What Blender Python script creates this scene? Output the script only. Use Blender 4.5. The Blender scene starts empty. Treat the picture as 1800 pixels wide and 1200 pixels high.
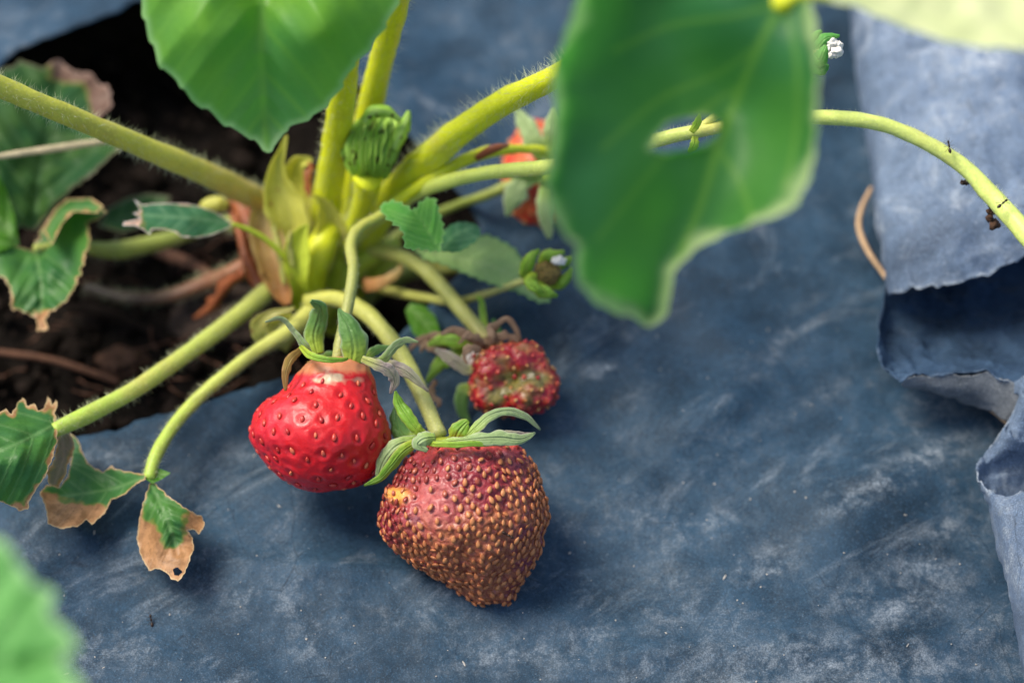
import bpy, bmesh, math, random
import numpy as np
from mathutils import Vector, Matrix, noise
from mathutils.geometry import delaunay_2d_cdt
random.seed(7); np.random.seed(7)
S = 0.01                      # everything below is written in centimetres
scene = bpy.context.scene
COL = scene.collection
# ------------------------------------------------------------------ camera, sky, sun, exposure
PITCH = math.radians(55); DIST = 57.0; FPX = 5000.0
SP, CP = math.sin(PITCH), math.cos(PITCH)
CAM = np.array([0.0, -DIST*CP, DIST*SP])
FWD = np.array([0.0, CP, -SP]); UPV = np.array([0.0, SP, CP]); RGT = np.array([1.0, 0, 0])
FOC = 53.2
cd = bpy.data.cameras.new('camera'); cam = bpy.data.objects.new('camera', cd); COL.objects.link(cam)
cam.location = Vector(CAM*S); cam.rotation_euler = (math.radians(90)-PITCH, 0, 0)
cd.lens = 100; cd.sensor_width = 36; cd.clip_start = 0.02; cd.clip_end = 50
cd.dof.use_dof = True; cd.dof.focus_distance = (FOC-.7)*S; cd.dof.aperture_fstop = 7.1
scene.camera = cam
SUN_EL, SUN_AZ = math.radians(58), math.radians(-66)   # azimuth from +Y, negative = to the left
w = bpy.data.worlds.new('World'); scene.world = w; w.use_nodes = True
nt = w.node_tree; bg = nt.nodes['Background']
sky = nt.nodes.new('ShaderNodeTexSky'); sky.sky_type = 'NISHITA'; sky.sun_disc = False
sky.sun_elevation = SUN_EL; sky.sun_rotation = SUN_AZ; sky.dust_density = 3.0; sky.air_density = 1.0; sky.ozone_density = 1.0
nt.links.new(sky.outputs[0], bg.inputs[0]); bg.inputs[1].default_value = 0.135
sl = bpy.data.lights.new('sun', 'SUN'); sl.energy = 2.75; sl.angle = math.radians(26); sl.color = (1.0, 0.93, 0.80)
so = bpy.data.objects.new('sun', sl); COL.objects.link(so)
sdir = Vector((math.sin(SUN_AZ)*math.cos(SUN_EL), math.cos(SUN_AZ)*math.cos(SUN_EL), math.sin(SUN_EL)))
so.rotation_euler = sdir.to_track_quat('Z', 'Y').to_euler(); so.location = (0, 0, 1)
vs = scene.view_settings; vs.view_transform = 'Standard'; vs.look = 'None'; vs.gamma = 1; vs.exposure = 0.62; vs.use_curve_mapping = False
scene.render.engine = 'CYCLES'
scene.cycles.use_denoising = True
scene.cycles.max_bounces = 8; scene.cycles.transparent_max_bounces = 8

# ------------------------------------------------------------------ geometry helpers
def ray(px, py):
    u = (np.asarray(px, float)-900)/FPX; v = (600-np.asarray(py, float))/FPX
    return FWD + np.multiply.outer(u, RGT) + np.multiply.outer(v, UPV)
def Dp(px, py, d):            # point at depth FOC+d
    r = ray(px, py); return CAM + r*(np.asarray(FOC+np.asarray(d, float))[..., None] if np.ndim(px) else FOC+d)
def gdep(py, z=0.0):          # relative depth of height z at image row py
    v = (600-np.asarray(py, float))/FPX
    return (CAM[2]-z)/(SP-v*CP) - FOC
def Zp(px, py, z):
    return Dp(px, py, gdep(py, z))
def cat(P, n):                # Catmull-Rom resample of rows of P, n pieces per segment
    P = np.asarray(P, float)
    if len(P) == 2:
        t = np.linspace(0, 1, n+1)[:, None]; return P[0]*(1-t)+P[1]*t
    Q = np.vstack([2*P[0]-P[1], P, 2*P[-1]-P[-2]]); out = []
    for i in range(len(P)-1):
        p0, p1, p2, p3 = Q[i:i+4]
        for k in range(n):
            t = k/n
            out.append(0.5*((2*p1)+(-p0+p2)*t+(2*p0-5*p1+4*p2-p3)*t*t+(-p0+3*p1-3*p2+p3)*t**3))
    out.append(P[-1]); return np.array(out)
def n3(p, s=1.0, o=0):        # smooth noise of a point
    return noise.noise(Vector((p[0]*s+o, p[1]*s+o*1.7, p[2]*s-o)))
def add_attr(me, name, vals):
    a = me.attributes.new(name, 'FLOAT', 'POINT'); a.data.foreach_set('value', np.asarray(vals, np.float32))
def link(name, verts, faces, mats, parent=None, attrs=None, mi=None, uv=None, smooth=True, origin=None):
    verts = np.asarray(verts, float)
    if parent is not None: org = np.array(parent['_o'])
    elif origin is not None: org = np.asarray(origin, float)
    else: org = np.array([verts[:, 0].mean(), verts[:, 1].mean(), verts[:, 2].min()])
    me = bpy.data.meshes.new(name)
    me.from_pydata(((verts-org)*S).tolist(), [], [tuple(int(i) for i in f) for f in faces])
    for m in (mats if isinstance(mats, (list, tuple)) else [mats]): me.materials.append(m)
    if mi is not None: me.polygons.foreach_set('material_index', np.asarray(mi, np.int32))
    if smooth: me.polygons.foreach_set('use_smooth', [True]*len(me.polygons))
    for k, v in (attrs or {}).items(): add_attr(me, k, v)
    me.update()
    o = bpy.data.objects.new(name, me); COL.objects.link(o)
    if parent is not None: o.parent = parent
    else: o.location = Vector(org*S)
    o['_o'] = [float(x) for x in org]
    return o
def tag(o, label=None, cat_=None, group=None, kind=None):
    if label: o['label'] = label
    if cat_: o['category'] = cat_
    if group: o['group'] = group
    if kind: o['kind'] = kind
    return o
def thing(name, loc, label, cat_, group=None):
    o = bpy.data.objects.new(name, None); COL.objects.link(o); o.location = Vector(np.asarray(loc)*S)
    o.empty_display_size = 0.005
    o['_o'] = [float(x) for x in loc]; return tag(o, label, cat_, group)

def tube_geo(P, R, seg=12, rough=0.04, taper=True):
    """P world points, R radii (cm)."""
    n = len(P); T = np.gradient(P, axis=0); T /= np.linalg.norm(T, axis=1)[:, None]+1e-9
    up = np.array([0, 0, 1.0]) if abs(T[0][2]) < .9 else np.array([1.0, 0, 0])
    V = []; F = []; A = []
    Nn = np.cross(T[0], up); Nn /= np.linalg.norm(Nn)
    fr = []
    for i in range(n):
        Nn = Nn-T[i]*Nn.dot(T[i]); Nn /= np.linalg.norm(Nn); B = np.cross(T[i], Nn); fr.append((Nn.copy(), B))
        for k in range(seg):
            a = 2*math.pi*k/seg; d = Nn*math.cos(a)+B*math.sin(a)
            r = R[i]*(1+.06*noise.noise(Vector((P[i]*.9).tolist()))+rough*noise.noise(Vector((P[i]*3+d*1.5).tolist()))*2+.03*math.cos(a*4))
            V.append(P[i]+d*r); A.append(i/(n-1))
    for i in range(n-1):
        for k in range(seg):
            a = i*seg+k; b = i*seg+(k+1) % seg; F.append((a, b, b+seg, a+seg))
    V.append(P[0]-T[0]*R[0]*.4); A.append(0); V.append(P[-1]+T[-1]*R[-1]*.4); A.append(1)
    c0, c1 = len(V)-2, len(V)-1
    for k in range(seg):
        F.append((c0, (k+1) % seg, k)); F.append((c1, (n-1)*seg+k, (n-1)*seg+(k+1) % seg))
    return V, F, A, fr
def path(pts, n=8):
    """pts rows: (px,py,d,r_px)  -> world points and radii"""
    Q = cat(np.array(pts, float), n)
    P = Dp(Q[:, 0], Q[:, 1], Q[:, 2]); R = Q[:, 3]*(FOC+Q[:, 2])/FPX
    return P, R
def stem(name, pts, mat, parent=None, hairs=0, hl=.22, seg=14, n=10, rough=.05, hr=.0030):
    P, R = path(pts, n); V, F, A, fr = tube_geo(P, R, seg, rough)
    mi = [0]*len(F)
    if hairs:
        for _ in range(int(hairs*.75)):
            i = random.uniform(0, len(P)-1.001); k = int(i); f = i-k
            c = P[k]*(1-f)+P[k+1]*f; r = R[k]*(1-f)+R[k+1]*f; a = random.uniform(0, 2*math.pi)
            Nn, B = fr[k]; d = Nn*math.cos(a)+B*math.sin(a); T = (P[k+1]-P[k]); T = T/np.linalg.norm(T)
            dd = d+T*random.uniform(-.5, .5)+np.random.normal(0, .28, 3); dd /= np.linalg.norm(dd)
            L = hl*random.uniform(.25, 1.15); b0 = c+d*r*.93; s = np.cross(dd, T); s /= np.linalg.norm(s)+1e-9; s2 = np.cross(dd, s)
            q = len(V); V += [b0+s*hr, b0-s*.5*hr+s2*.87*hr, b0-s*.5*hr-s2*.87*hr, b0+dd*L+T*L*random.uniform(-.15, .15)]; A += [f]*4
            F += [(q, q+1, q+3), (q+1, q+2, q+3), (q+2, q, q+3)]; mi += [1]*3
    return link(name, V, F, [mat, M['hair']], parent, {'tt': A}, mi)
def blade(name, pts, mat, parent=None, cup=.25, tilt=0.0, nx=10, n=9, ragged=.07, fold=0, twist=0.0, shape='leaf', thick=.012):
    """pts rows (px,py,d,w_px): a sepal-like blade, cross vector in the picture plane turned by tilt"""
    Q = cat(np.array(pts, float), n); P = Dp(Q[:, 0], Q[:, 1], Q[:, 2]); W = Q[:, 3]*(FOC+Q[:, 2])/FPX*.5
    T = np.gradient(P, axis=0); T /= np.linalg.norm(T, axis=1)[:, None]+1e-9
    view = P-CAM; view /= np.linalg.norm(view, axis=1)[:, None]
    V = []; F = []; E = []; A = []; L = len(P)
    seed = random.uniform(0, 50)
    for i in range(L):
        c = np.cross(T[i], view[i]); c /= np.linalg.norm(c)+1e-9; nn = np.cross(c, T[i])
        t = i/(L-1); ti = tilt+twist*t
        c2 = c*math.cos(ti)+nn*math.sin(ti); n2 = nn*math.cos(ti)-c*math.sin(ti)
        for j in range(nx+1):
            u = -1+2*j/nx; wv = W[i]*(1+ragged*4*noise.noise(Vector((t*9, u*2+seed, seed)))*abs(u))
            V.append(P[i]+c2*u*wv+n2*(cup*W[i]*(u*u-.4))+n2*.05*W[i]*noise.noise(Vector((t*5+seed, u*3, 0)))*3)
            E.append(abs(u)); A.append(t)
    for i in range(L-1):
        for j in range(nx):
            a = i*(nx+1)+j; F.append((a, a+1, a+nx+2, a+nx+1))
    o = link(name, V, F, mat, parent, {'tt': A, 'vein': [max(math.exp(-(e/.12)**2), .3*math.exp(-((e-.42)/.08)**2), .2*math.exp(-((e-.72)/.08)**2)) for e in E], 'edge': [max(0, (e-.8)/.2) for e in E], 'dry': [0]*len(E)})
    if thick:
        m = o.modifiers.new('thickness', 'SOLIDIFY'); m.thickness = thick*S; m.offset = 0
    return o
def inside(poly, X, Y):
    res = np.zeros(len(X), bool); n = len(poly)
    for i in range(n):
        x1, y1 = poly[i]; x2, y2 = poly[(i+1) % n]
        if y1 == y2: continue
        c = ((y1 > Y) != (y2 > Y)) & (X < (x2-x1)*(Y-y1)/(y2-y1)+x1); res ^= c
    return res
def dseg(X, Y, poly, closed=False):
    D = np.full(len(X), 1e9); n = len(poly)
    for i in range(n if closed else n-1):
        x1, y1 = poly[i][:2]; x2, y2 = poly[(i+1) % n][:2]; dx, dy = x2-x1, y2-y1; L = dx*dx+dy*dy+1e-9
        t = np.clip(((X-x1)*dx+(Y-y1)*dy)/L, 0, 1); D = np.minimum(D, np.hypot(X-x1-t*dx, Y-y1-t*dy))
    return D
def tps(ctrl, X, Y):
    C = np.array(ctrl, float); n = len(C); sc = 100.
    def K(r2): return np.where(r2 > 1e-9, r2*np.log(r2+1e-12), 0)
    c = C[:, :2]/sc; A = np.zeros((n+3, n+3)); d2 = ((c[:, None]-c[None])**2).sum(-1); A[:n, :n] = K(d2)+np.eye(n)*.02
    A[:n, n] = 1; A[:n, n+1:] = c; A[n, :n] = 1; A[n+1:, :n] = c.T
    wv = np.linalg.lstsq(A, np.r_[C[:, 2], 0, 0, 0], rcond=None)[0]
    q = np.c_[X, Y]/sc; d2 = ((q[:, None]-c[None])**2).sum(-1); return K(d2)@wv[:n]+wv[n]+q@wv[n+1:]
def resample(poly, step, serr=None, jag=0):
    out = []; n = len(poly); s = 0
    ar = sum(poly[i][0]*poly[(i+1) % n][1]-poly[(i+1) % n][0]*poly[i][1] for i in range(n))
    sg = 1 if ar > 0 else -1
    P = np.array(poly, float)
    if serr: P = cat(np.vstack([P, P[:1]]), 3)[:-1]
    n = len(P)
    for i in range(n):
        a = P[i]; b = P[(i+1) % n]; L = np.linalg.norm(b-a); k = max(1, int(L/step)); nrm = np.array([b[1]-a[1], a[0]-b[0]])/(L+1e-9)*sg
        for j in range(k):
            p = a+(b-a)*j/k; ss = s+L*j/k
            if serr:
                ph = (ss/serr[1]+.25*math.sin(ss/97)) % 1; p = p+nrm*serr[0]*((ph**1.6) if ph < .85 else (1-ph)/.15*.77)
            if jag: p = p+nrm*jag*noise.noise(Vector((ss/9, 3.1, len(poly))))*2
            out.append(p)
        s += L
    return out
def tri(poly, holes, step):
    P = [tuple(p) for p in poly]; X0, Y0 = np.min(P, 0); X1, Y1 = np.max(P, 0)
    xs = np.arange(X0, X1, step); ys = np.arange(Y0, Y1, step*.87)
    GX, GY = np.meshgrid(xs, ys); GX = GX+(np.arange(len(ys)) % 2)[:, None]*step*.5; GX = GX.ravel(); GY = GY.ravel()
    GX = GX+np.random.uniform(-.15, .15, len(GX))*step
    k = inside(P, GX, GY) & (dseg(GX, GY, P, True) > step*.55)
    for h in holes: k &= ~inside(h, GX, GY) & (dseg(GX, GY, h, True) > step*.55)
    pts = list(P); cons = [list(range(len(P)))]
    for h in holes: cons.append(list(range(len(pts), len(pts)+len(h)))); pts += [tuple(p) for p in h]
    pts += list(zip(GX[k], GY[k]))
    edges = []
    for c in cons: edges += [(c[i], c[(i+1) % len(c)]) for i in range(len(c))]
    r = delaunay_2d_cdt([Vector((float(p[0]), float(p[1]))) for p in pts], edges, [], 0, 1e-4)
    V = np.array([(v.x, v.y) for v in r[0]]); F = np.array([f for f in r[2] if len(f) == 3])
    c = V[F].mean(1); k = inside(P, c[:, 0], c[:, 1])
    for h in holes: k &= ~inside(h, c[:, 0], c[:, 1])
    return V, F[k]
def leaf(name, outline, ctrl, midrib, mat, parent=None, step=4, serr=None, jag=0, holes=(), nsec=6, vw=3, pucker=.12, dry=None, dryedge=0,
         edgew=14, extra=(), curl=0, sec_ang=48, wav=.05, wvl=45, rimv=0.):
    ol = resample(outline, step, serr, jag); V2, F = tri(ol, [resample(h, step, jag=1) for h in holes], step)
    X, Y = V2[:, 0], V2[:, 1]; M_ = cat(np.array(midrib, float), 6)
    dm = dseg(X, Y, M_); veins = [cat(np.array(e, float), 5) for e in extra]
    L = len(M_); total = np.hypot(*np.diff(M_, axis=0).T).sum()
    for k in range(nsec):
        f = (k+.25)/(nsec+.3); i = int(f*(L-1)); t = M_[min(i+1, L-1)]-M_[i]; t /= np.linalg.norm(t)
        for sg in (-1, 1):
            p = M_[i].copy(); ang = math.radians(sec_ang)*sg; pl = [p.copy()]
            for q in range(14):
                a = ang*(1-.35*q/14); d = np.array([t[0]*math.cos(a)-t[1]*math.sin(a), t[0]*math.sin(a)+t[1]*math.cos(a)])
                p = p+d*total*.055; pl.append(p.copy())
            veins.append(np.array(pl))
    ds = np.full(len(X), 1e9)
    for v in veins: ds = np.minimum(ds, dseg(X, Y, v))
    de = dseg(X, Y, ol, True)
    for h in holes: de = np.minimum(de, dseg(X, Y, h, True)+15)
    D = tps(ctrl, X, Y)
    sp = total/max(nsec, 1)*.4
    D = D - pucker*(1-np.exp(-(ds/sp)**2)) + pucker*1.2*np.exp(-(dm/(sp*.7))**2)
    D = D - curl*np.exp(-(de/edgew)**2)
    D = D+np.array([wav*2*noise.noise(Vector((x/wvl, y/wvl, 1.3))) for x, y in zip(X, Y)])
    dr = np.zeros(len(X))
    if dry is not None:
        nz = np.array([noise.noise(Vector((x/12, y/12, 4)))*9+noise.noise(Vector((x/40, y/40, 2)))*8 for x, y in zip(X, Y)])
        for dpoly in dry:
            ins = inside(dpoly, X, Y); dd = dseg(X, Y, dpoly, True)*np.where(ins, 1, -1)+nz; dr = np.maximum(dr, np.clip(.5+dd/15, 0, 1))
    if dryedge:
        nz = np.array([noise.noise(Vector((x/16, y/16, 7))) for x, y in zip(X, Y)])
        dr = np.maximum(dr, np.clip(1.4-de/(dryedge*np.maximum(.15, 1+2.4*nz)), 0, 1))
    vn = np.maximum(np.exp(-(dm/(vw*1.6))**2), .75*np.exp(-(ds/vw)**2))
    W = Dp(X, Y, D)
    o = link(name, W, F, mat, parent, {'tt': dm/(total+1), 'vein': vn, 'edge': np.exp(-(np.minimum(de, 1e4)/(edgew*(1+rimv*np.array([noise.noise(Vector((x/70, y/70, 9))) for x, y in zip(X, Y)]))))**3), 'dry': dr, 'px': X/100, 'py': Y/100})
    return o

# ------------------------------------------------------------------ materials
M = {}
def nodes(name):
    m = bpy.data.materials.new(name); m.use_nodes = True; t = m.node_tree; t.nodes.clear()
    out = t.nodes.new('ShaderNodeOutputMaterial'); b = t.nodes.new('ShaderNodeBsdfPrincipled'); t.links.new(b.outputs[0], out.inputs[0])
    return m, t, b, out
class NB:
    def __init__(s, t): s.t = t
    def new(s, k, **kw):
        n = s.t.nodes.new(k)
        for a, v in kw.items(): setattr(n, a, v)
        return n
    def put(s, sock, v):
        if hasattr(v, 'is_output') or hasattr(v, 'links'): s.t.links.new(v, sock)
        elif isinstance(v, (tuple, list)) and sock.type == 'RGBA': sock.default_value = (*v, 1) if len(v) == 3 else v
        else: sock.default_value = v
    def attr(s, name): return s.new('ShaderNodeAttribute', attribute_name=name).outputs['Fac']
    def coord(s, scale=100., sc3=None, kind='Object'):
        c = s.new('ShaderNodeTexCoord'); m = s.new('ShaderNodeMapping'); s.t.links.new(c.outputs[kind], m.inputs[0])
        m.inputs['Scale'].default_value = sc3 or (scale,)*3; return m.outputs[0]
    def noise(s, vec, scale, det=4, rough=.55, dist=0):
        n = s.new('ShaderNodeTexNoise'); s.put(n.inputs['Vector'], vec); n.inputs['Scale'].default_value = scale; n.inputs['Detail'].default_value = det
        n.inputs['Roughness'].default_value = rough; n.inputs['Distortion'].default_value = dist; return n.outputs['Fac']
    def vor(s, vec, scale, feature='F1', out='Distance'):
        n = s.new('ShaderNodeTexVoronoi', feature=feature); s.put(n.inputs['Vector'], vec); n.inputs['Scale'].default_value = scale; return n.outputs[out]
    def ramp(s, v, lo, hi, a=0., b=1.):
        n = s.new('ShaderNodeMapRange', interpolation_type='SMOOTHSTEP'); s.put(n.inputs[0], v); n.inputs[1].default_value = lo; n.inputs[2].default_value = hi
        n.inputs[3].default_value = a; n.inputs[4].default_value = b; return n.outputs[0]
    def mix(s, f, a, b, bt='MIX'):
        n = s.new('ShaderNodeMix', data_type='RGBA', blend_type=bt); s.put(n.inputs[0], f); s.put(n.inputs[6], a); s.put(n.inputs[7], b); return n.outputs[2]
    def math(s, op, a, b=0.):
        n = s.new('ShaderNodeMath', operation=op); s.put(n.inputs[0], a); s.put(n.inputs[1], b); return n.outputs[0]
    def bump(s, h, strength, dist=.01, prev=None):
        n = s.new('ShaderNodeBump'); s.put(n.inputs['Height'], h); n.inputs['Strength'].default_value = strength; n.inputs['Distance'].default_value = dist*S
        if prev: s.put(n.inputs['Normal'], prev)
        return n.outputs[0]
def film_mat(name, cols=((.008, .015, .024), (.028, .064, .108), (.39, .44, .49)), light=.55, dusty=1.0, grey=0.0, streak=True):
    m, t, b, _ = nodes(name); N = NB(t); c = N.coord()
    big = N.noise(c, .17, 3, .5, .6); mid = N.noise(c, .6, 6, .66, .5); fine = N.noise(c, 4, 8, .72, .2); tiny = N.noise(c, 30, 3, .7)
    cr = N.coord(sc3=(100, 100, 100)); cr.node.inputs['Rotation'].default_value = (0, 0, math.radians(-38)); m2 = N.new('ShaderNodeMapping'); N.put(m2.inputs[0], cr); m2.inputs['Scale'].default_value = (.6, 1.6, 1) if streak else (1.3, 1.3, 1.3)
    st = N.noise(m2.outputs[0], .45, 9, .76, .6); dk_ = N.noise(N.coord(sc3=(100, 120, 80)), .42, 6, .7, .9)
    dk, md, lt = cols
    if grey: dk = (.07, .08, .095); md = (.17, .185, .205); lt = (.38, .40, .42)
    f1 = N.math('ADD', N.math('MULTIPLY', big, .45), N.math('ADD', N.math('MULTIPLY', mid, .45), N.math('MULTIPLY', dk_, .45)))
    base = N.mix(N.ramp(f1, .46, .80), dk, md)
    base = N.mix(N.ramp(fine, .38, .7, 0, .6), base, tuple(x*.5 for x in md))
    base = N.mix(N.ramp(tiny, .5, .72, 0, .6), base, tuple(x*1.9 for x in md)); base = N.mix(N.ramp(N.noise(c, 14, 5, .75), .5, .7, 0, .5), base, dk)
    grain = N.math('MULTIPLY', N.ramp(fine, .42, .60, .10, 1), N.ramp(tiny, .38, .62, .3, 1))
    d1 = N.math('MULTIPLY', N.ramp(N.math('ADD', N.math('MULTIPLY', mid, .65), N.math('MULTIPLY', big, .5)), .57, .78, 0, .75), grain)
    d2 = N.math('MULTIPLY', N.ramp(st, .52, .72, 0, .75), N.ramp(tiny, .36, .62, .35, 1))
    d3 = N.math('MAXIMUM', N.ramp(N.noise(c, 11, 5, .75), .60, .74, 0, .6), N.math('MULTIPLY', N.math('MULTIPLY', N.math('MULTIPLY', N.attr('stain_sheen'), 2.6), N.ramp(N.noise(c, 1.6, 8, .75, .3), .40, .64)), N.math('MULTIPLY', N.ramp(fine, .38, .58, .25, 1), N.ramp(tiny, .38, .60, .4, 1))))
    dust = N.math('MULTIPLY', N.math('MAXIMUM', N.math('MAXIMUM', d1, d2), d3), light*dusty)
    col = N.mix(dust, base, lt)
    scr = N.ramp(N.vor(N.coord(sc3=(120, 60, 100)), .8, 'DISTANCE_TO_EDGE'), 0, .010, .5, 0)
    col = N.mix(N.math('MULTIPLY', scr, N.ramp(mid, .5, .6)), col, (.008, .011, .018))
    N.put(b.inputs['Base Color'], col); N.put(b.inputs['Roughness'], N.ramp(dust, 0, .5, .5, .85)); b.inputs['Specular IOR Level'].default_value = .13
    h = N.math('ADD', N.math('MULTIPLY', mid, 1.0), N.math('MULTIPLY', fine, .3)); bp = N.bump(h, .55, .10); bp = N.bump(tiny, .5, .014, bp)
    rn = N.new('ShaderNodeTexNoise', noise_type='RIDGED_MULTIFRACTAL'); N.put(rn.inputs['Vector'], N.coord(sc3=(70, 125, 100))); rn.inputs['Scale'].default_value = .42; rn.inputs['Detail'].default_value = 5; rn.inputs['Roughness'].default_value = .6; rn.inputs['Distortion'].default_value = .8
    bp = N.bump(rn.outputs['Fac'], .8, .12, bp)
    N.put(b.inputs['Normal'], bp); return m
def leaf_mat(name, g1, g2, vein, trans=.35, dryc=(.30, .15, .06), edgec=None, edges=0., rough=.45, tcol=None, vstr=.8, fuzz=0.0, sp=.35, netw=.14, bs=.5, base=None, nsc=1.1):
    m, t, b, out = nodes(name); N = NB(t); c = N.coord()
    nz = N.noise(c, nsc, 3 if nsc < 1 else 5, .5, .3); nf = N.noise(c, 9, 4, .6)
    col = N.mix(N.ramp(nz, .35, .68), g1, g2)
    ve = N.vor(c, 5.5, 'DISTANCE_TO_EDGE'); net = N.ramp(ve, 0, .05, netw, 0)
    col = N.mix(net, col, vein); col = N.mix(N.ramp(nf, .45, .75, 0, .25), col, tuple(x*.6 for x in g1))
    col = N.mix(N.math('MULTIPLY', N.attr('vein'), vstr), col, vein)
    if base: col = N.mix(N.ramp(N.attr('tt'), .05, .45, .9, 0), col, base)
    if edgec: col = N.mix(N.math('MULTIPLY', N.attr('edge'), edges), col, edgec)
    dn = N.noise(c, 3.5, 5, .65); dc = N.mix(N.ramp(dn, .35, .65), dryc, tuple(min(1, x*1.7+.02) for x in dryc))
    dc = N.mix(N.ramp(N.math('ADD', N.attr('edge'), N.math('MULTIPLY', dn, .8)), 1.0, 1.3, 0, .8), dc, tuple(min(.62, x*2.4+.1) for x in dryc))
    dc = N.mix(N.ramp(nf, .58, .72, 0, .5), dc, (.10, .055, .03))
    dr0 = N.attr('dry'); dry = N.ramp(dr0, .4, .8); col = N.mix(N.ramp(dr0, .05, .5, 0, .75), col, (.24, .23, .05)); col = N.mix(dry, col, dc)
    N.put(b.inputs['Base Color'], col); b.inputs['Roughness'].default_value = rough; b.inputs['Specular IOR Level'].default_value = sp
    if fuzz: b.inputs['Sheen Weight'].default_value = fuzz
    h = N.math('ADD', N.math('MULTIPLY', N.attr('vein'), -.8), N.math('ADD', N.math('MULTIPLY', ve, .8), N.math('MULTIPLY', nf, .6)))
    bp = N.bump(h, bs, .04); N.put(b.inputs['Normal'], bp)
    tr = N.new('ShaderNodeBsdfTranslucent'); tc = N.mix(dry, N.mix(.6, col, tcol or tuple(min(1, x*2.2) for x in g2)), dc); N.put(tr.inputs[0], tc); N.put(tr.inputs['Normal'], bp)
    mx = N.new('ShaderNodeMixShader'); mx.inputs[0].default_value = trans; t.links.new(b.outputs[0], mx.inputs[1]); t.links.new(tr.outputs[0], mx.inputs[2]); t.links.new(mx.outputs[0], out.inputs[0])
    return m
def stem_mat(name, a, b_, spot=None, sss=.25, lo=0., hi=1., rough=.42):
    m, t, b, _ = nodes(name); N = NB(t); c = N.coord()
    col = N.mix(N.ramp(N.attr('tt'), lo, hi), a, b_); nz = N.noise(c, 2.2, 5, .6); col = N.mix(N.ramp(nz, .4, .7, 0, .35), col, tuple(x*.65 for x in a)); col = N.mix(N.ramp(N.noise(N.coord(sc3=(60, 60, 60)), .8, 4, .6), .52, .75, 0, .45), col, (.50, .34, .12))
    nf = N.noise(c, 16, 3); col = N.mix(N.ramp(nf, .5, .75, 0, .3), col, tuple(min(1, x*1.5+.03) for x in a))
    col = N.mix(N.ramp(N.noise(N.coord(sc3=(900, 900, 160)), 1.0, 3), .5, .7, 0, .25), col, tuple(x*.7 for x in a))
    if spot: col = N.mix(N.ramp(N.noise(c, 3.3, 4, .6), .60, .70), col, spot)
    N.put(b.inputs['Base Color'], col); b.inputs['Roughness'].default_value = rough; b.inputs['Specular IOR Level'].default_value = .35
    b.inputs['Subsurface Weight'].default_value = sss; b.inputs['Subsurface Radius'].default_value = (1, 1, .3); b.inputs['Subsurface Scale'].default_value = .12*S
    N.put(b.inputs['Normal'], N.bump(N.math('ADD', nf, nz), .35, .03)); return m
def plain(name, col, var=.35, rough=.7, scale=4, sss=0, bumpd=.03, spec=.3, col2=None):
    m, t, b, _ = nodes(name); N = NB(t); c = N.coord(); nz = N.noise(c, scale, 6, .65, .5)
    N.put(b.inputs['Base Color'], N.mix(N.ramp(nz, .3, .7), col, col2 or tuple(x*(1-var) for x in col))); b.inputs['Roughness'].default_value = rough
    b.inputs['Specular IOR Level'].default_value = spec; N.put(b.inputs['Normal'], N.bump(nz, .6, bumpd))
    if sss: b.inputs['Subsurface Weight'].default_value = sss; b.inputs['Subsurface Scale'].default_value = .15*S
    return m
M['hair'] = plain('plant_hair', (.62, .66, .40), .1, .5)
M['film'] = film_mat('weathered_film')
M['film_fold_lit'] = film_mat('weathered_film_fold_lit', ((.045, .064, .098), (.145, .20, .29), (.50, .55, .60)), .9, 1.2, streak=False)  # paler, dustier film copy: light falling on the flaps is put into the colour
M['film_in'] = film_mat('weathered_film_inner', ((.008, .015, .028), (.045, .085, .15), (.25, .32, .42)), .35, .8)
M['film_grey'] = film_mat('weathered_film_grey', grey=1, light=.4)
M['soil'] = plain('dark_soil', (.014, .011, .009), .6, .95, 2.5, bumpd=.3, spec=.1, col2=(.005, .004, .0035))
M['clod'] = plain('soil_clod', (.020, .014, .011), .6, .95, 5, bumpd=.1, spec=.1)
M['twig'] = plain('dry_brown_twig', (.16, .075, .045), .5, .8, 5)
M['straw'] = plain('dry_straw', (.55, .36, .20), .3, .6, 5)
M['straw_pale'] = plain('pale_straw', (.50, .42, .26), .3, .6, 5)
M['petiole'] = stem_mat('petiole_yellow_green', (.66, .70, .015), (.60, .64, .02), sss=.5)
M['petiole_red'] = stem_mat('petiole_reddish_base', (.58, .57, .08), (.62, .38, .14), lo=.3)
M['petiole_green'] = stem_mat('petiole_green', (.52, .52, .13), (.36, .52, .07))
M['peduncle'] = stem_mat('peduncle_green', (.46, .46, .09), (.38, .40, .14))
M['runner'] = stem_mat('runner_pale_green', (.60, .68, .14), (.62, .72, .20))
M['dull_stem'] = stem_mat('dull_stem', (.24, .30, .06), (.34, .38, .08))
M['sheath'] = stem_mat('yellow_sheath', (.48, .46, .08), (.44, .44, .07), spot=(.30, .13, .04))
M['sheath_olive'] = stem_mat('olive_sheath', (.36, .38, .09), (.40, .36, .10), spot=(.22, .12, .05))
M['sheath_red'] = stem_mat('red_brown_sheath', (.46, .20, .07), (.52, .40, .14), spot=(.13, .04, .015))
M['sheath_brown'] = stem_mat('brown_sheath', (.24, .06, .02), (.30, .09, .03))
M['sheath_green'] = stem_mat('green_sheath', (.42, .52, .03), (.46, .54, .05))
M['leaf_bright'] = leaf_mat('leaf_bright', (.075, .27, .070), (.21, .46, .035), (.17, .40, .06), .48, tcol=(.24, .70, .06), edgec=(.34, .58, .26), edges=.7, netw=.04, bs=.15, nsc=.30)
M['leaf_deep'] = leaf_mat('leaf_deep', (.040, .165, .065), (.075, .25, .045), (.18, .38, .06), .48, edgec=(.50, .64, .30), edges=.95, tcol=(.12, .55, .03), netw=.0, bs=.05, sp=.25, nsc=.25)
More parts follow.
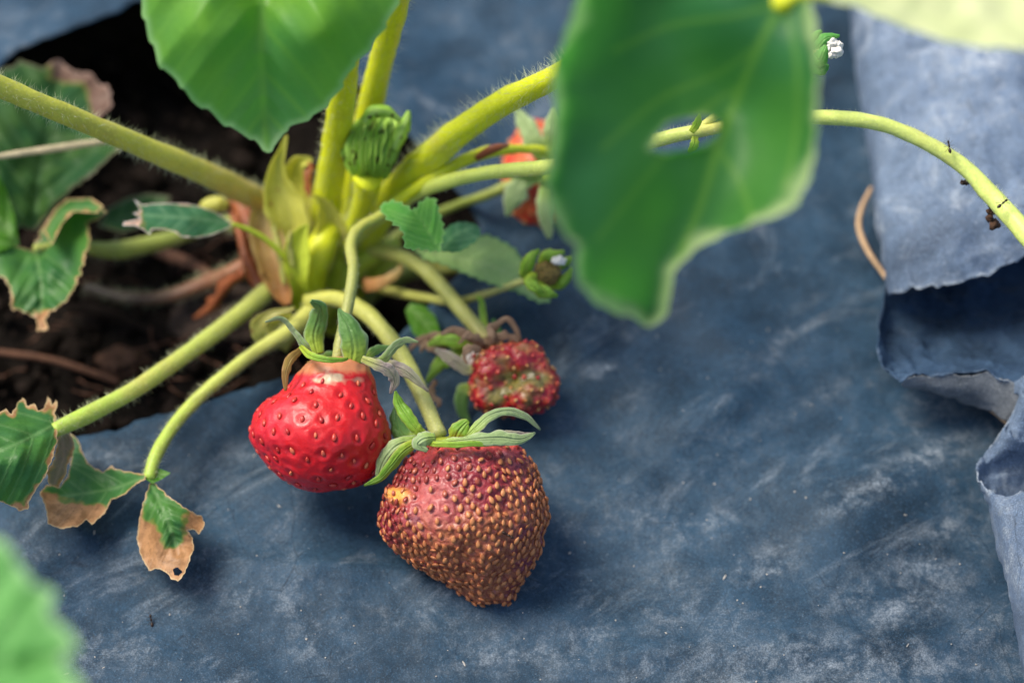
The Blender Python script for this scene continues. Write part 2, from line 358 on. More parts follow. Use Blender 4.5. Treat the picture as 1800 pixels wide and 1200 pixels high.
M['leaf_pale'] = leaf_mat('leaf_pale', (.82, .88, .42), (.86, .90, .48), (.80, .88, .42), .45, tcol=(.95, 1.0, .5), netw=0, bs=.05)
M['leaf_near'] = leaf_mat('leaf_near', (.15, .42, .10), (.20, .50, .12), (.2, .5, .12), .4, tcol=(.4, .9, .2), edgec=(.55, .75, .45), edges=.5, netw=0, bs=.1, vstr=.25, nsc=.3)
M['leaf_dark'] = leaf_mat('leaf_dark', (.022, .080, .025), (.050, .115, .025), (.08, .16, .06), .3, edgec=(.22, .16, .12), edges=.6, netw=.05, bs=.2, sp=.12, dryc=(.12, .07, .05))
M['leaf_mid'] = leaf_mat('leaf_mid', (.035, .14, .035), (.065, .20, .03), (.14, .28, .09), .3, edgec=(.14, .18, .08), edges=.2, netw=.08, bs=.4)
M['leaf_soft'] = leaf_mat('leaf_soft', (.04, .15, .07), (.06, .20, .08), (.16, .32, .16), .3, dryc=(.55, .36, .28))
M['leaf_under'] = leaf_mat('leaf_underside', (.36, .56, .18), (.42, .62, .20), (.46, .62, .24), .35, edgec=(.08, .26, .08), edges=.8)
M['leaf_young'] = leaf_mat('leaf_young', (.10, .35, .07), (.16, .46, .07), (.26, .52, .14), .4, edgec=(.4, .6, .3), edges=.4)
M['leaf_olive'] = leaf_mat('leaf_olive', (.13, .12, .07), (.20, .16, .11), (.25, .2, .15), .25, edgec=(.45, .3, .22), edges=.9)
M['leaf_lime'] = leaf_mat('leaf_lime', (.06, .20, .012), (.09, .26, .015), (.2, .36, .1), .4)
M['sepal'] = leaf_mat('sepal_green', (.09, .23, .05), (.17, .34, .065), (.28, .46, .16), .3, edgec=(.45, .55, .36), edges=.6, fuzz=.3, base=(.42, .55, .05), vstr=.35, bs=.8)
M['sepal_pale'] = leaf_mat('sepal_pale', (.26, .38, .15), (.38, .50, .22), (.44, .56, .28), .3, edgec=(.55, .55, .42), edges=.7, fuzz=.4, base=(.36, .52, .08), vstr=.35, bs=.8)
M['sepal_lime'] = leaf_mat('sepal_lime', (.17, .36, .03), (.30, .50, .05), (.40, .58, .16), .35, edgec=(.50, .40, .16), edges=.6, base=(.48, .58, .06), vstr=.35, bs=.8)
M['sepal_purple'] = leaf_mat('sepal_purple', (.30, .22, .24), (.34, .34, .22), (.35, .42, .2), .3, edgec=(.6, .55, .48), edges=.7, fuzz=.3, base=(.45, .50, .10), vstr=.35, bs=.8)
M['sepal_brown'] = leaf_mat('sepal_brown', (.34, .20, .06), (.42, .32, .08), (.4, .3, .1), .35, edgec=(.25, .10, .05), edges=.7)
M['sepal_dead'] = leaf_mat('sepal_dead', (.24, .14, .085), (.34, .22, .14), (.3, .2, .12), .2)
M['white'] = plain('white_petal', (.80, .76, .70), .15, .6, 8)
M['brown_centre'] = plain('brown_flower_centre', (.14, .085, .03), .5, .8, 14, bumpd=.08, col2=(.30, .22, .06))
M['ant'] = plain('ant_black', (.03, .015, .01), .4, .35, 8)
M['debris'] = plain('pale_debris', (.42, .40, .37), .3, .8, 8)
M['rot'] = plain('rotten_brown_bits', (.10, .05, .028), .5, .8, 10, bumpd=.06)

# ------------------------------------------------------------------ ground film with the planting hole, soil beneath
HOLE = [(-260, 815), (-60, 792), (100, 774), (160, 768), (205, 762), (228, 752), (238, 744), (330, 722), (400, 697), (470, 674), (540, 655), (610, 640), (665, 615), (705, 590),
        (735, 560), (775, 520), (830, 455), (842, 405), (815, 365), (770, 335), (735, 290), (690, 235), (620, 175), (540, 95), (430, 50), (330, 32), (240, 42), (205, 64), (150, 82), (110, 97), (70, 112), (40, 126), (18, 142), (0, 166), (-80, 230), (-260, 330)]
def g2(px, py): p = Zp(px, py, 0.0); return (p[0], p[1])
hole_w = [g2(*p) for p in resample(HOLE, 12, jag=2.2)]
CRE = [([(560, 1010), (700, 1000), (820, 1040), (1000, 1090)], .10, .35), ([(300, 945), (420, 985), (540, 1000), (640, 1015)], .07, .25), ([(1480, 900), (1600, 830), (1720, 760)], .38, 1.1),
       ([(1200, 790), (1320, 700), (1450, 640), (1540, 610)], .10, .5), ([(1270, 590), (1300, 650), (1260, 720), (1180, 750)], .16, .5), ([(1040, 620), (1120, 700), (1240, 760)], .10, .7),
       ([(1380, 1140), (1500, 1120), (1640, 1125), (1780, 1090)], .09, .3), ([(60, 900), (200, 950), (330, 940)], .10, .6), ([(980, 1180), (1120, 1150), (1300, 1145)], .07, .35),
       ([(700, 900), (1000, 960), (1100, 1010)], -.08, 1.0), ([(1000, 830), (1080, 700), (1120, 560)], -.14, .9), ([(1450, 960), (1600, 940), (1720, 1000)], .10, .5), ([(330, 780), (420, 860), (560, 900)], .07, .6)]
CRE += [([(1390, 1165), (1480, 1138), (1600, 1128), (1690, 1128), (1800, 1100)], .05, .14), ([(990, 1190), (1100, 1160), (1230, 1148), (1400, 1150)], .05, .14), ([(560, 1003), (640, 1000), (720, 1022), (800, 1048)], .05, .13), ([(300, 950), (380, 985), (480, 1000)], .05, .13), ([(1180, 850), (1330, 770), (1490, 700), (1620, 640)], .05, .16), ([(1600, 950), (1680, 985), (1760, 990)], .05, .14), ([(440, 940), (520, 905), (600, 900)], .04, .15), ([(1380, 1010), (1384, 1080), (1378, 1150)], .035, .12), ([(1090, 880), (1180, 800), (1300, 720)], .05, .2), ([(40, 880), (150, 940), (240, 950), (330, 985)], .05, .14)]
CREW = [(np.array([g2(*p) for p in cat(np.array(l, float), 6)]), a, wd) for l, a, wd in CRE]
def film_h(X, Y):
    H = np.array([.35*noise.noise(Vector((x*.16, y*.16, 0)))+.13*noise.noise(Vector((x*.5, y*.45, 3)))+.035*noise.noise(Vector((x*1.7, y*1.5, 6)))+.03*(1-abs(noise.noise(Vector((x*.8+y*.3, y*.9, 9)))))**6 for x, y in zip(X, Y)])
    for l, a, wd in CREW: H = H+a*np.exp(-(dseg(X, Y, l)/wd)**2)
    return H
def axis(lo, hi, flo, fhi, st):
    a = list(np.arange(flo, fhi, st)); s = st
    while a[-1] < hi: s *= 1.35; a.append(a[-1]+s)
    s = st
    while a[0] > lo: s *= 1.35; a.insert(0, a[0]-s)
    return a
xs = axis(-130, 130, -13, 13, .15); ys = axis(-70, 180, -9, 11, .15)
GX, GY = [a.ravel() for a in np.meshgrid(xs, ys)]
core = (np.abs(GX) < 13) & (GY > -9) & (GY < 11)
GX = GX+np.where(core, np.random.uniform(-.035, .035, len(GX)), 0); GY = GY+np.where(core, np.random.uniform(-.05, .05, len(GY)), 0)
k = ~inside(hole_w, GX, GY) & (dseg(GX, GY, hole_w, True) > .1)
pts = hole_w+list(zip(GX[k], GY[k])); nh = len(hole_w)
r = delaunay_2d_cdt([Vector((float(a), float(b))) for a, b in pts], [(i, (i+1) % nh) for i in range(nh)], [], 0, 1e-5)
V2 = np.array([(v.x, v.y) for v in r[0]]); F = np.array([f for f in r[2] if len(f) == 3]); c = V2[F].mean(1); F = F[~inside(hole_w, c[:, 0], c[:, 1])]
H = film_h(V2[:, 0], V2[:, 1]); dh = dseg(V2[:, 0], V2[:, 1], hole_w, True)
top = np.clip((V2[:, 1]-2)/3, 0, 1)
H = H*np.clip(dh/1.0+.25, 0, 1)+.75*top*np.exp(-(dh/1.4)**2)+.10*(1-top)*np.exp(-(dh/.35)**2)
ST_SHEEN = [(1590, 840, 120, 20, -28, .9), (1660, 800, 60, 26, -25, .5), (1345, 640, 55, 13, -48, .6), (1060, 655, 45, 10, -10, .7), (1390, 590, 14, 9, 0, .8), (1560, 1060, 95, 42, 0, .55), (1350, 990, 70, 30, -20, .4), (1640, 1005, 70, 30, 20, .45),
      (470, 1050, 150, 40, 10, .30), (1250, 1190, 220, 50, 0, .32), (190, 800, 60, 16, -10, .45), (800, 215, 90, 30, 0, .4), (560, 1120, 60, 60, 0, .25), (1000, 1130, 130, 30, -10, .30), (1180, 1060, 60, 60, 40, .3), (320, 965, 100, 14, 10, .35), (1500, 1170, 330, 45, 0, .42), (1230, 930, 120, 30, -25, .3), (1660, 930, 90, 25, -20, .4), (900, 1150, 180, 40, 0, .3), (200, 1150, 120, 40, 0, .3), (1440, 700, 150, 18, -25, .22), (90, 985, 90, 30, 15, .22), (1740, 1130, 60, 40, 0, .35), (740, 1080, 100, 25, -8, .3), (430, 790, 70, 20, -8, .3), (1110, 590, 12, 9, 0, .8)]  # dust stains; those along the near side paint the film's sheen into its colour
stn_sheen = np.zeros(len(V2))
for px_, py_, rx_, ry_, an_, am_ in ST_SHEEN:
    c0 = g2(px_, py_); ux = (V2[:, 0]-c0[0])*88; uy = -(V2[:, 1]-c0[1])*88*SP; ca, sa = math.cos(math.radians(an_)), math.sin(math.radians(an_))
    stn_sheen = np.maximum(stn_sheen, am_*np.exp(-(((ux*ca+uy*sa)/rx_)**2+((-ux*sa+uy*ca)/ry_)**2)))
film = link('ground_film', np.c_[V2, H], F, M['film'], attrs={'stain_sheen': stn_sheen}, origin=(0, 0, 0))
tag(film, 'weathered blue grey plastic mulch film with chalky stains and painted sheen covering the bed', kind='structure')
md = film.modifiers.new('thickness', 'SOLIDIFY'); md.thickness = .03*S; md.offset = -1
# soil
sx = axis(-130, 130, -13, 5, .3); sy = axis(-70, 180, -3, 12, .3); SX, SY = np.meshgrid(sx, sy)
dz = dseg(SX.ravel(), SY.ravel(), hole_w, True)*np.where(inside(hole_w, SX.ravel(), SY.ravel()), 1, -1)
SZ = np.array([.9*noise.noise(Vector((x*.35, y*.35, 1)))+.5*noise.noise(Vector((x*1.1, y*1.1, 5)))+.2*noise.noise(Vector((x*3, y*3, 8))) for x, y in zip(SX.ravel(), SY.ravel())])
SZ = np.where(dz > -1.5, -2.6+SZ*.8, -1.6+SZ*.4)
ny, nx_ = SX.shape
sf = [(j*nx_+i, j*nx_+i+1, (j+1)*nx_+i+1, (j+1)*nx_+i) for j in range(ny-1) for i in range(nx_-1)]
tag(link('soil_ground', np.c_[SX.ravel(), SY.ravel(), SZ], sf, M['soil'], origin=(0, 0, -3)), 'dark bare soil in the planting hole', kind='structure')
def ico(sub=2):
    bm = bmesh.new(); bmesh.ops.create_icosphere(bm, subdivisions=sub, radius=1); v = np.array([tuple(x.co) for x in bm.verts]); f = [tuple(x.index for x in q.verts) for q in bm.faces]; bm.free(); return v, f
IV, IF = ico(2); IV3, IF3 = ico(4)
V = []; F = []
for _ in range(420):
    px, py = random.uniform(-60, 800), random.uniform(20, 760)
    if not inside(HOLE, np.array([px]), np.array([py]))[0]: continue
    c = Zp(px, py+random.uniform(0, 0), -2.3+random.uniform(-.3, .4)); s = random.uniform(.08, .42)*random.uniform(.5, 1)
    o_ = random.uniform(0, 99); q = len(V)
    V += [c+v*s*(1+.45*n3(v, 1.3, o_))*np.array([1, 1, .7]) for v in IV]; F += [tuple(a+q for a in f) for f in IF]
for _ in range(1500):
    px, py = random.uniform(-60, 800), random.uniform(20, 760)
    if not inside(HOLE, np.array([px]), np.array([py]))[0]: continue
    c = Zp(px, py, -2.0+random.uniform(-.6, .3)); s_ = random.uniform(.02, .09); o_ = random.uniform(0, 99); q = len(V)
    V += [c+v*s_*(1+.6*n3(v, 1.6, o_)) for v in IV]; F += [tuple(a+q for a in f) for f in IF]
V3_, F3_ = V, F
tag(link('soil_clods', V, F, M['clod']), 'small dark crumbs of soil in the planting hole', 'soil', kind='stuff')

# ------------------------------------------------------------------ folded torn film at the right
def patch(name, rows, mat, parent, n=9, crink=.05, jag_last=0, jag_first_col=0, jag_first=0):
    R_ = np.array(rows, float)                        # rows x cols x 3 (px,py,z)
    a = np.array([cat(R_[:, j], n) for j in range(R_.shape[1])]).transpose(1, 0, 2)
    G = np.array([cat(a[i], n) for i in range(len(a))])
    Wd = Zp(G[..., 0].ravel(), G[..., 1].ravel(), G[..., 2].ravel()) if False else np.array([Zp(x, y, z) for x, y, z in G.reshape(-1, 3)])
    ny, nx = G.shape[:2]
    Wd = Wd.reshape(ny, nx, 3)
    for i in range(ny):
        for j in range(nx):
            p = Wd[i, j]; k = crink*(noise.noise(Vector((p*1.1).tolist()))+1.6*(.35-abs(noise.noise(Vector((p*1.5+5).tolist()))))+.9*(.3-abs(noise.noise(Vector((p*3.7).tolist()))))+.25*noise.noise(Vector((p*9).tolist())))*2
            Wd[i, j] = p+np.array([.25*k, .4*k, k])
    def jg(row, inner, amp, o):
        for j in range(len(row)):
            p = row[j]; q = p-inner[j]; q /= np.linalg.norm(q)+1e-9; row[j] = p+q*amp*(noise.noise(Vector((p*2.2).tolist()))+.8*noise.noise(Vector((p*7+o).tolist()))+.5*noise.noise(Vector((p*19+o).tolist())))
    if jag_last: jg(Wd[-1], Wd[-2], jag_last, 3)
    if jag_first: jg(Wd[0], Wd[1], jag_first, 5)
    if jag_first_col: jg(Wd[:, 0], Wd[:, 1], jag_first_col, 7)
    F = [(i*nx+j, i*nx+j+1, (i+1)*nx+j+1, (i+1)*nx+j) for i in range(ny-1) for j in range(nx-1)]
    ed = np.zeros((ny, nx))
    if jag_last: ed[-1] = .7; ed[-2] = .25
    if jag_first: ed[0] = .7; ed[1] = .25
    if jag_first_col: ed[:, 0] = .7; ed[:, 1] = .25
    o = link(name, Wd.reshape(-1, 3), F, mat, parent, {'stain_sheen': ed.ravel()}); m = o.modifiers.new('thickness', 'SOLIDIFY'); m.thickness = .018*S; m.offset = 0
    return o
fold = thing('folded_film', Zp(1700, 600, 0), 'torn flap of blue grey plastic film folded back in crumpled layers at the right', 'plastic film')
patch('upper_flap', [
    [(1530, -140, .1), (1492, -140, .9), (1515, -140, 1.9), (1600, -140, 2.6), (1720, -140, 2.9), (1900, -140, 2.9), (2150, -140, 2.6)],
    [(1532, 40, .1), (1496, 40, .9), (1520, 40, 1.9), (1605, 40, 2.5), (1720, 40, 2.8), (1900, 40, 2.8), (2150, 40, 2.5)],
    [(1545, 180, .15), (1514, 180, .9), (1538, 180, 1.8), (1620, 180, 2.4), (1730, 180, 2.7), (1900, 180, 2.6), (2150, 180, 2.4)],
    [(1560, 320, .2), (1532, 320, .9), (1556, 320, 1.7), (1630, 320, 2.3), (1735, 320, 2.6), (1900, 320, 2.5), (2150, 320, 2.3)],
    [(1572, 440, .3), (1548, 440, 1.0), (1572, 440, 1.7), (1640, 435, 2.2), (1740, 420, 2.4), (1900, 390, 2.4), (2150, 360, 2.2)],
    [(1580, 515, .5), (1560, 516, 1.1), (1590, 514, 1.6), (1680, 502, 2.0), (1760, 470, 2.2), (1900, 430, 2.3), (2150, 400, 2.2)]], M['film_fold_lit'], fold, 16, .06, jag_last=.05)
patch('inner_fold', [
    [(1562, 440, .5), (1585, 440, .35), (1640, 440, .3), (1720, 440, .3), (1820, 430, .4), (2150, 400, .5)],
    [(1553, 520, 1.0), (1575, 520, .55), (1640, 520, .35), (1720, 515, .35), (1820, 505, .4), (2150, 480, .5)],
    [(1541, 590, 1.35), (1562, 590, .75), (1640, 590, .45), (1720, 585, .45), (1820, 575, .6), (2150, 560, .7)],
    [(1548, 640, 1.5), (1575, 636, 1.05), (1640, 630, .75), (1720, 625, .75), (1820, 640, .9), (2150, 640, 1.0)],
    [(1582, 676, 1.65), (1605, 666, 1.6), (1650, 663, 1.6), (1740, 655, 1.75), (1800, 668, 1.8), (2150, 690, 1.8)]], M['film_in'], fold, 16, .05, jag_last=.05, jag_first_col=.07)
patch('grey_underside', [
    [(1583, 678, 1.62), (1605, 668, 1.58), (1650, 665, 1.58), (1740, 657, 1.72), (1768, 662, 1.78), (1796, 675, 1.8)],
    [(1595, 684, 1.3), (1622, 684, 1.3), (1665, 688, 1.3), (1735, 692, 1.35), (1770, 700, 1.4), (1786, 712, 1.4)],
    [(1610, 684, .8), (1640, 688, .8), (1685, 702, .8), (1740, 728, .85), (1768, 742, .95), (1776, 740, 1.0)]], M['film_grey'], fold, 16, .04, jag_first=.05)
patch('side_ridge', [
    [(1776, 660, 1.7), (1800, 668, 1.95), (1850, 668, 2.0), (1920, 668, 1.9), (2150, 668, 1.7)],
    [(1782, 700, 1.5), (1800, 700, 1.85), (1850, 705, 1.8), (1920, 705, 1.7), (2150, 705, 1.6)],
    [(1774, 742, 1.2), (1790, 745, 1.6), (1845, 750, 1.5), (1920, 750, 1.4), (2150, 750, 1.4)],
    [(1740, 790, 1.0), (1765, 795, 1.25), (1820, 805, 1.0), (1920, 800, .9), (2150, 800, .9)],
    [(1716, 826, 1.0), (1745, 835, .7), (1800, 850, .5), (1920, 850, .4), (2150, 850, .5)],
    [(1735, 880, .5), (1760, 900, .3), (1810, 910, .25), (1920, 910, .25), (2150, 910, .3)]], M['film_fold_lit'], fold, 14, .10, jag_first_col=.05)
patch('lower_flap', [
    [(1730, 836, .3), (1718, 832, 1.0), (1735, 862, 1.25), (1770, 876, 1.45), (1830, 862, 1.7), (1950, 850, 1.9), (2150, 840, 1.9)],
    [(1755, 910, .1), (1738, 900, .9), (1760, 910, 1.5), (1800, 915, 1.8), (1860, 905, 2.1), (1970, 890, 2.2), (2150, 880, 2.2)],
    [(1780, 1000, .1), (1762, 1000, .8), (1785, 1000, 1.5), (1830, 1000, 1.9), (1900, 990, 2.2), (2000, 980, 2.3), (2150, 970, 2.3)],
    [(1802, 1100, .1), (1785, 1100, .8), (1808, 1100, 1.5), (1860, 1100, 1.9), (1930, 1090, 2.2), (2030, 1080, 2.3), (2200, 1070, 2.3)],
    [(1830, 1260, .1), (1812, 1260, .8), (1840, 1260, 1.5), (1890, 1260, 1.9), (1960, 1250, 2.1), (2060, 1240, 2.2), (2230, 1230, 2.2)]], M['film_fold_lit'], fold, 16, .05, jag_first=.06)
def zstem(name, pts, mat, **kw):
    return stem(name, [(x, y, float(gdep(y, z)), r_) for x, y, z, r_ in pts], mat, **kw)
s1 = zstem('dry_straw', [(1532, 330, .45, 3.5), (1515, 365, .4, 4.5), (1510, 400, .35, 5), (1525, 440, .35, 4.5), (1552, 480, .3, 4), (1580, 520, .3, 3.5)], M['straw'])
tag(s1, 'bent tan straw poking from under the upper film flap', 'straw')
s2 = zstem('dry_straw', [(1700, 690, .3, 3), (1745, 722, .5, 3.4), (1768, 742, .6, 3.4), (1800, 772, .5, 3)], M['straw'])
tag(s2, 'short orange straw under the grey film edge at the right', 'straw')

# ------------------------------------------------------------------ the plant
crown_loc = Zp(540, 520, -1.5)
PL = thing('strawberry_plant', crown_loc, 'strawberry plant with yellow green stalks growing from the hole in the film', 'strawberry plant')
# petioles
stem('petiole', [(-80, 108, -1.5, 19), (0, 152, -1, 19), (120, 203, 0, 19), (250, 258, 1.5, 20), (350, 300, 2.8, 21), (420, 333, 4, 22), (470, 365, 5, 24), (500, 420, 5.6, 22)], M['petiole_red'], PL, hairs=2600)
stem('petiole', [(625, -60, -3, 18), (617, 20, -1.5, 21), (608, 110, .5, 23), (595, 220, 2.3, 24), (580, 320, 3.8, 25), (568, 400, 4.8, 28), (560, 480, 5.6, 26)], M['petiole'], PL, hairs=2200)
stem('petiole', [(712, -60, -1, 22), (695, 10, .3, 22), (672, 100, 2, 22), (650, 190, 3.5, 22), (628, 290, 5, 23), (605, 390, 6, 25), (590, 470, 6.3, 24)], M['petiole'], PL, hairs=1500)
stem('petiole', [(1380, 5, -9, 17), (1260, 10, -7, 17), (1120, 60, -3.6, 18), (1040, 100, -1.6, 19), (960, 143, -.2, 21), (880, 183, .8, 23), (800, 238, 1.8, 25), (740, 292, 3, 28), (690, 350, 4, 29), (630, 420, 5, 32), (590, 480, 5.6, 28)], M['petiole'], PL, hairs=4200, hl=.3)
stem('petiole', [(560, 470, 4.5, 20), (488, 498, 4.2, 18), (420, 553, 3.4, 16), (330, 620, 2.4, 15), (230, 688, 1.4, 15), (140, 735, .7, 15), (95, 756, .4, 13)], M['petiole_green'], PL, hairs=1800, hl=.16)
stem('petiole', [(560, 540, 3.8, 20), (505, 585, 3.0, 15), (450, 618, 2.6, 12), (390, 664, 2.1, 12), (340, 708, 1.8, 12), (298, 758, 1.4, 11.5), (272, 805, 1.0, 11.5), (262, 840, .8, 11)], M['petiole_green'], PL, hairs=1300, hl=.13)
stem('petiole', [(470, 480, 5.6, 14), (420, 400, 6, 13), (370, 398, 6, 13), (280, 425, 5.6, 15), (200, 440, 5, 16), (130, 432, 4.4, 10), (60, 436, 4.0, 6)], M['dull_stem'], PL, hairs=700)
stem('petiole', [(500, 452, 3.7, 5), (470, 423, 3.5, 5), (440, 405, 3.3, 4.5), (408, 393, 3.1, 4)], M['sheath_green'], PL)
# fruit stalks and runner
stem('fruit_stalk', [(700, 362, 2.6, 9), (665, 382, 2.3, 9), (632, 402, 2.0, 10), (617, 430, 1.7, 10), (621, 475, 1.2, 10), (613, 530, .8, 10), (600, 590, .5, 10), (592, 640, .4, 11)], M['peduncle'], PL, hairs=500, hl=.1)
stem('fruit_stalk', [(540, 530, 3.6, 13), (590, 525, 3.2, 14), (640, 548, 2.7, 15), (685, 595, 2.1, 15), (720, 650, 1.4, 15), (748, 710, .8, 14), (772, 765, .3, 14)], M['peduncle'], PL, hairs=700, hl=.1)
stem('fruit_stalk', [(590, 470, 5.2, 13), (640, 442, 4.9, 13), (700, 448, 4.4, 13), (750, 478, 4.0, 13), (790, 520, 3.5, 13), (825, 562, 3.0, 13), (858, 598, 2.6, 12)], M['peduncle'], PL, hairs=600, hl=.1)
stem('fruit_stalk', [(630, 500, 5.2, 8), (690, 512, 4.9, 8), (750, 524, 4.4, 8), (800, 530, 3.9, 7), (850, 518, 3.4, 7), (895, 503, 3.0, 6.5), (935, 488, 2.7, 7)], M['peduncle'], PL, hairs=400, hl=.1)
stem('fruit_stalk', [(600, 440, 4.6, 10), (640, 398, 3.9, 11), (690, 360, 3.2, 11), (750, 320, 2.7, 11), (810, 285, 2.5, 11), (850, 270, 2.6, 12), (880, 264, 2.8, 10), (920, 262, 3.2, 8), (962, 268, 3.6, 8), (985, 300, 4.4, 9)], M['petiole'], PL, hairs=600, hl=.12)
stem('node_bract', [(838, 278, 2.4, 6), (862, 264, 2.3, 8), (880, 258, 2.3, 6), (893, 256, 2.4, 3)], M['sheath_brown'], PL)
stem('fruit_stalk', [(620, 480, 6.0, 14), (720, 400, 5.9, 10), (800, 362, 5.4, 8), (850, 345, 4.9, 9), (900, 325, 4.7, 10), (950, 310, 4.5, 10)], M['dull_stem'], PL)
stem('fruit_stalk', [(560, 520, 5.8, 20), (640, 500, 5.9, 16), (720, 480, 6.0, 12), (820, 470, 6.0, 9), (950, 440, 5.8, 9), (1060, 415, 5.4, 8)], M['dull_stem'], PL)
stem('runner', [(600, 440, 4.7, 13), (660, 385, 4.0, 13), (720, 345, 3.2, 13), (790, 318, 2.2, 13), (870, 302, 1.2, 13), (970, 293, .4, 13), (1070, 272, 0, 13), (1150, 247, -.2, 13), (1208, 234, -.3, 12), (1270, 222, -.3, 12), (1350, 208, -.2, 12), (1440, 206, -.1, 12.5), (1540, 216, .0, 13), (1620, 247, .1, 13.5), (1690, 290, .1, 14), (1740, 340, 0, 17), (1790, 395, -.3, 18), (1860, 480, -.9, 17)], M['runner'], PL, hairs=4200, hl=.10)
blade('runner_bract', [(1215, 232, -.6, 10), (1226, 216, -.7, 14), (1230, 200, -.8, 3)], M['sepal_lime'], PL)
blade('runner_bract', [(1222, 240, -.5, 10), (1220, 256, -.5, 16), (1210, 268, -.4, 4)], M['sepal_lime'], PL)
# crown and sheaths
stem('crown', [(610, 560, 6.6, 40), (580, 520, 6.0, 55), (560, 470, 5.8, 60), (560, 410, 6.0, 45), (570, 360, 6.4, 22)], M['sheath_green'], PL, seg=24, hairs=600, rough=.15)
blade('sheath', [(470, 520, 4.2, 34), (462, 455, 4.4, 72), (440, 395, 4.8, 62), (412, 345, 5.2, 26), (385, 322, 5.4, 8)], M['sheath_brown'], PL, cup=.8)
blade('sheath', [(505, 535, 3.9, 12), (496, 512, 3.9, 38), (484, 470, 3.9, 54), (468, 420, 4.1, 58), (462, 375, 4.4, 44), (470, 350, 4.6, 22)], M['sheath_red'], PL, cup=-.8)
blade('sheath', [(520, 440, 4.2, 52), (505, 380, 4.0, 68), (490, 330, 3.9, 50), (488, 290, 3.7, 26), (497, 262, 3.5, 12), (503, 238, 3.4, 4)], M['sheath'], PL, cup=-.7)
blade('sheath', [(535, 420, 4.4, 40), (530, 360, 4.4, 50), (518, 315, 4.3, 48), (525, 288, 4.1, 30), (548, 280, 3.9, 8)], M['sheath'], PL, cup=-.6)
blade('sheath', [(540, 560, 4.6, 30), (525, 500, 3.9, 34), (522, 450, 3.7, 44), (528, 415, 3.6, 30), (540, 395, 3.5, 6)], M['sheath_green'], PL, cup=-.6)
blade('sheath', [(575, 560, 5.2, 40), (570, 500, 4.7, 54), (585, 450, 4.5, 40), (610, 410, 4.3, 14)], M['sheath_green'], PL, cup=-.6)
blade('sheath', [(610, 540, 5.6, 40), (620, 500, 5.3, 52), (660, 470, 5.1, 34), (700, 460, 5.0, 8)], M['sheath_green'], PL, cup=-.6)
blade('sheath', [(600, 470, 4.6, 60), (585, 420, 4.2, 60), (575, 375, 3.9, 36), (562, 350, 3.7, 10), (548, 342, 3.6, 3)], M['sheath'], PL, cup=-.7)
blade('sheath', [(478, 614, 3.3, 22), (462, 592, 3.1, 32), (456, 568, 3.0, 26), (476, 552, 2.9, 14), (518, 541, 2.9, 4)], M['sheath_olive'], PL, cup=-.4)
blade('sheath', [(520, 600, 3.6, 50), (500, 580, 3.3, 64), (478, 570, 3.1, 40), (460, 566, 3.0, 10)], M['sheath_olive'], PL, cup=-.4)
blade('sheath', [(640, 500, 4.7, 26), (670, 497, 4.5, 20), (700, 478, 4.4, 14), (705, 455, 4.5, 4)], M['sheath_red'], PL)
stem('petiole_base', [(560, 560, 5.4, 30), (590, 500, 5.0, 28), (640, 455, 4.9, 22), (700, 430, 5.1, 14)], M['sheath_green'], PL, hairs=300)
stem('petiole_base', [(540, 540, 4.6, 26), (545, 480, 4.3, 30), (565, 430, 4.2, 28), (590, 390, 4.4, 18)], M['petiole'], PL, hairs=300)
stem('petiole_base', [(600, 560, 6.0, 26), (660, 500, 5.7, 24), (730, 475, 5.9, 16), (790, 470, 6.2, 9)], M['dull_stem'], PL, hairs=300)
blade('sheath', [(400, 362, 4.6, 20), (384, 358, 4.5, 28), (364, 362, 4.5, 24), (348, 372, 4.6, 8)], M['sheath'], PL, cup=.5)
for bpts, bm_ in (([(480, 520, 4.0, 10), (450, 470, 4.2, 16), (428, 420, 4.4, 14), (415, 375, 4.6, 5)], 'sheath_brown'), ([(462, 500, 4.0, 8), (434, 455, 4.1, 18), (420, 405, 4.4, 12), (402, 370, 4.7, 4)], 'sheath_brown'),
        ([(500, 500, 3.8, 8), (492, 440, 3.8, 12), (480, 395, 3.9, 10), (472, 362, 4.0, 3)], 'sheath_olive'), ([(545, 345, 3.9, 8), (540, 318, 3.9, 14), (546, 296, 3.9, 10), (542, 284, 3.9, 3)], 'sheath_brown'),
        ([(515, 470, 3.7, 8), (508, 430, 3.6, 12), (512, 405, 3.5, 3)], 'sheath_olive'), ([(430, 480, 4.9, 14), (400, 500, 5.2, 20), (370, 540, 5.5, 16), (340, 560, 5.7, 5)], 'sheath_brown')):
    blade('dry_scale', bpts, M[bm_], PL, cup=.6, ragged=.25)
# leaves ------------------------------------------------------------
lf = thing  # (leaves are parts of the plant)
o = leaf('leaf', [(235, -90), (250, 5), (258, 48), (270, 80), (285, 118), (312, 140), (338, 176), (366, 192), (395, 217), (435, 238), (452, 250), (469, 266), (487, 250), (503, 226), (545, 206), (578, 180), (600, 150), (618, 118), (645, 90), (668, 58), (690, 20), (712, -40), (700, -140), (600, -240), (470, -290), (330, -220)],
         [(470, 262, -3.0), (460, 120, -3.4), (460, 0, -3.6), (470, -250, -3.0), (260, 20, -3.4), (330, 170, -3.0), (690, 10, -3.2), (580, 170, -2.9), (240, -80, -3.6), (700, -120, -3.2), (560, 60, -4.2), (360, 60, -4.1)],
         [(470, -290), (462, -100), (458, 40), (462, 160), (468, 262)], M['leaf_bright'], PL, 5, serr=(7, 46), nsec=6, vw=4.5, pucker=.18, edgew=9, wav=.25, wvl=150, sec_ang=42)
tag(o, 'bright green serrated leaflet hanging at the top with a lit left side')
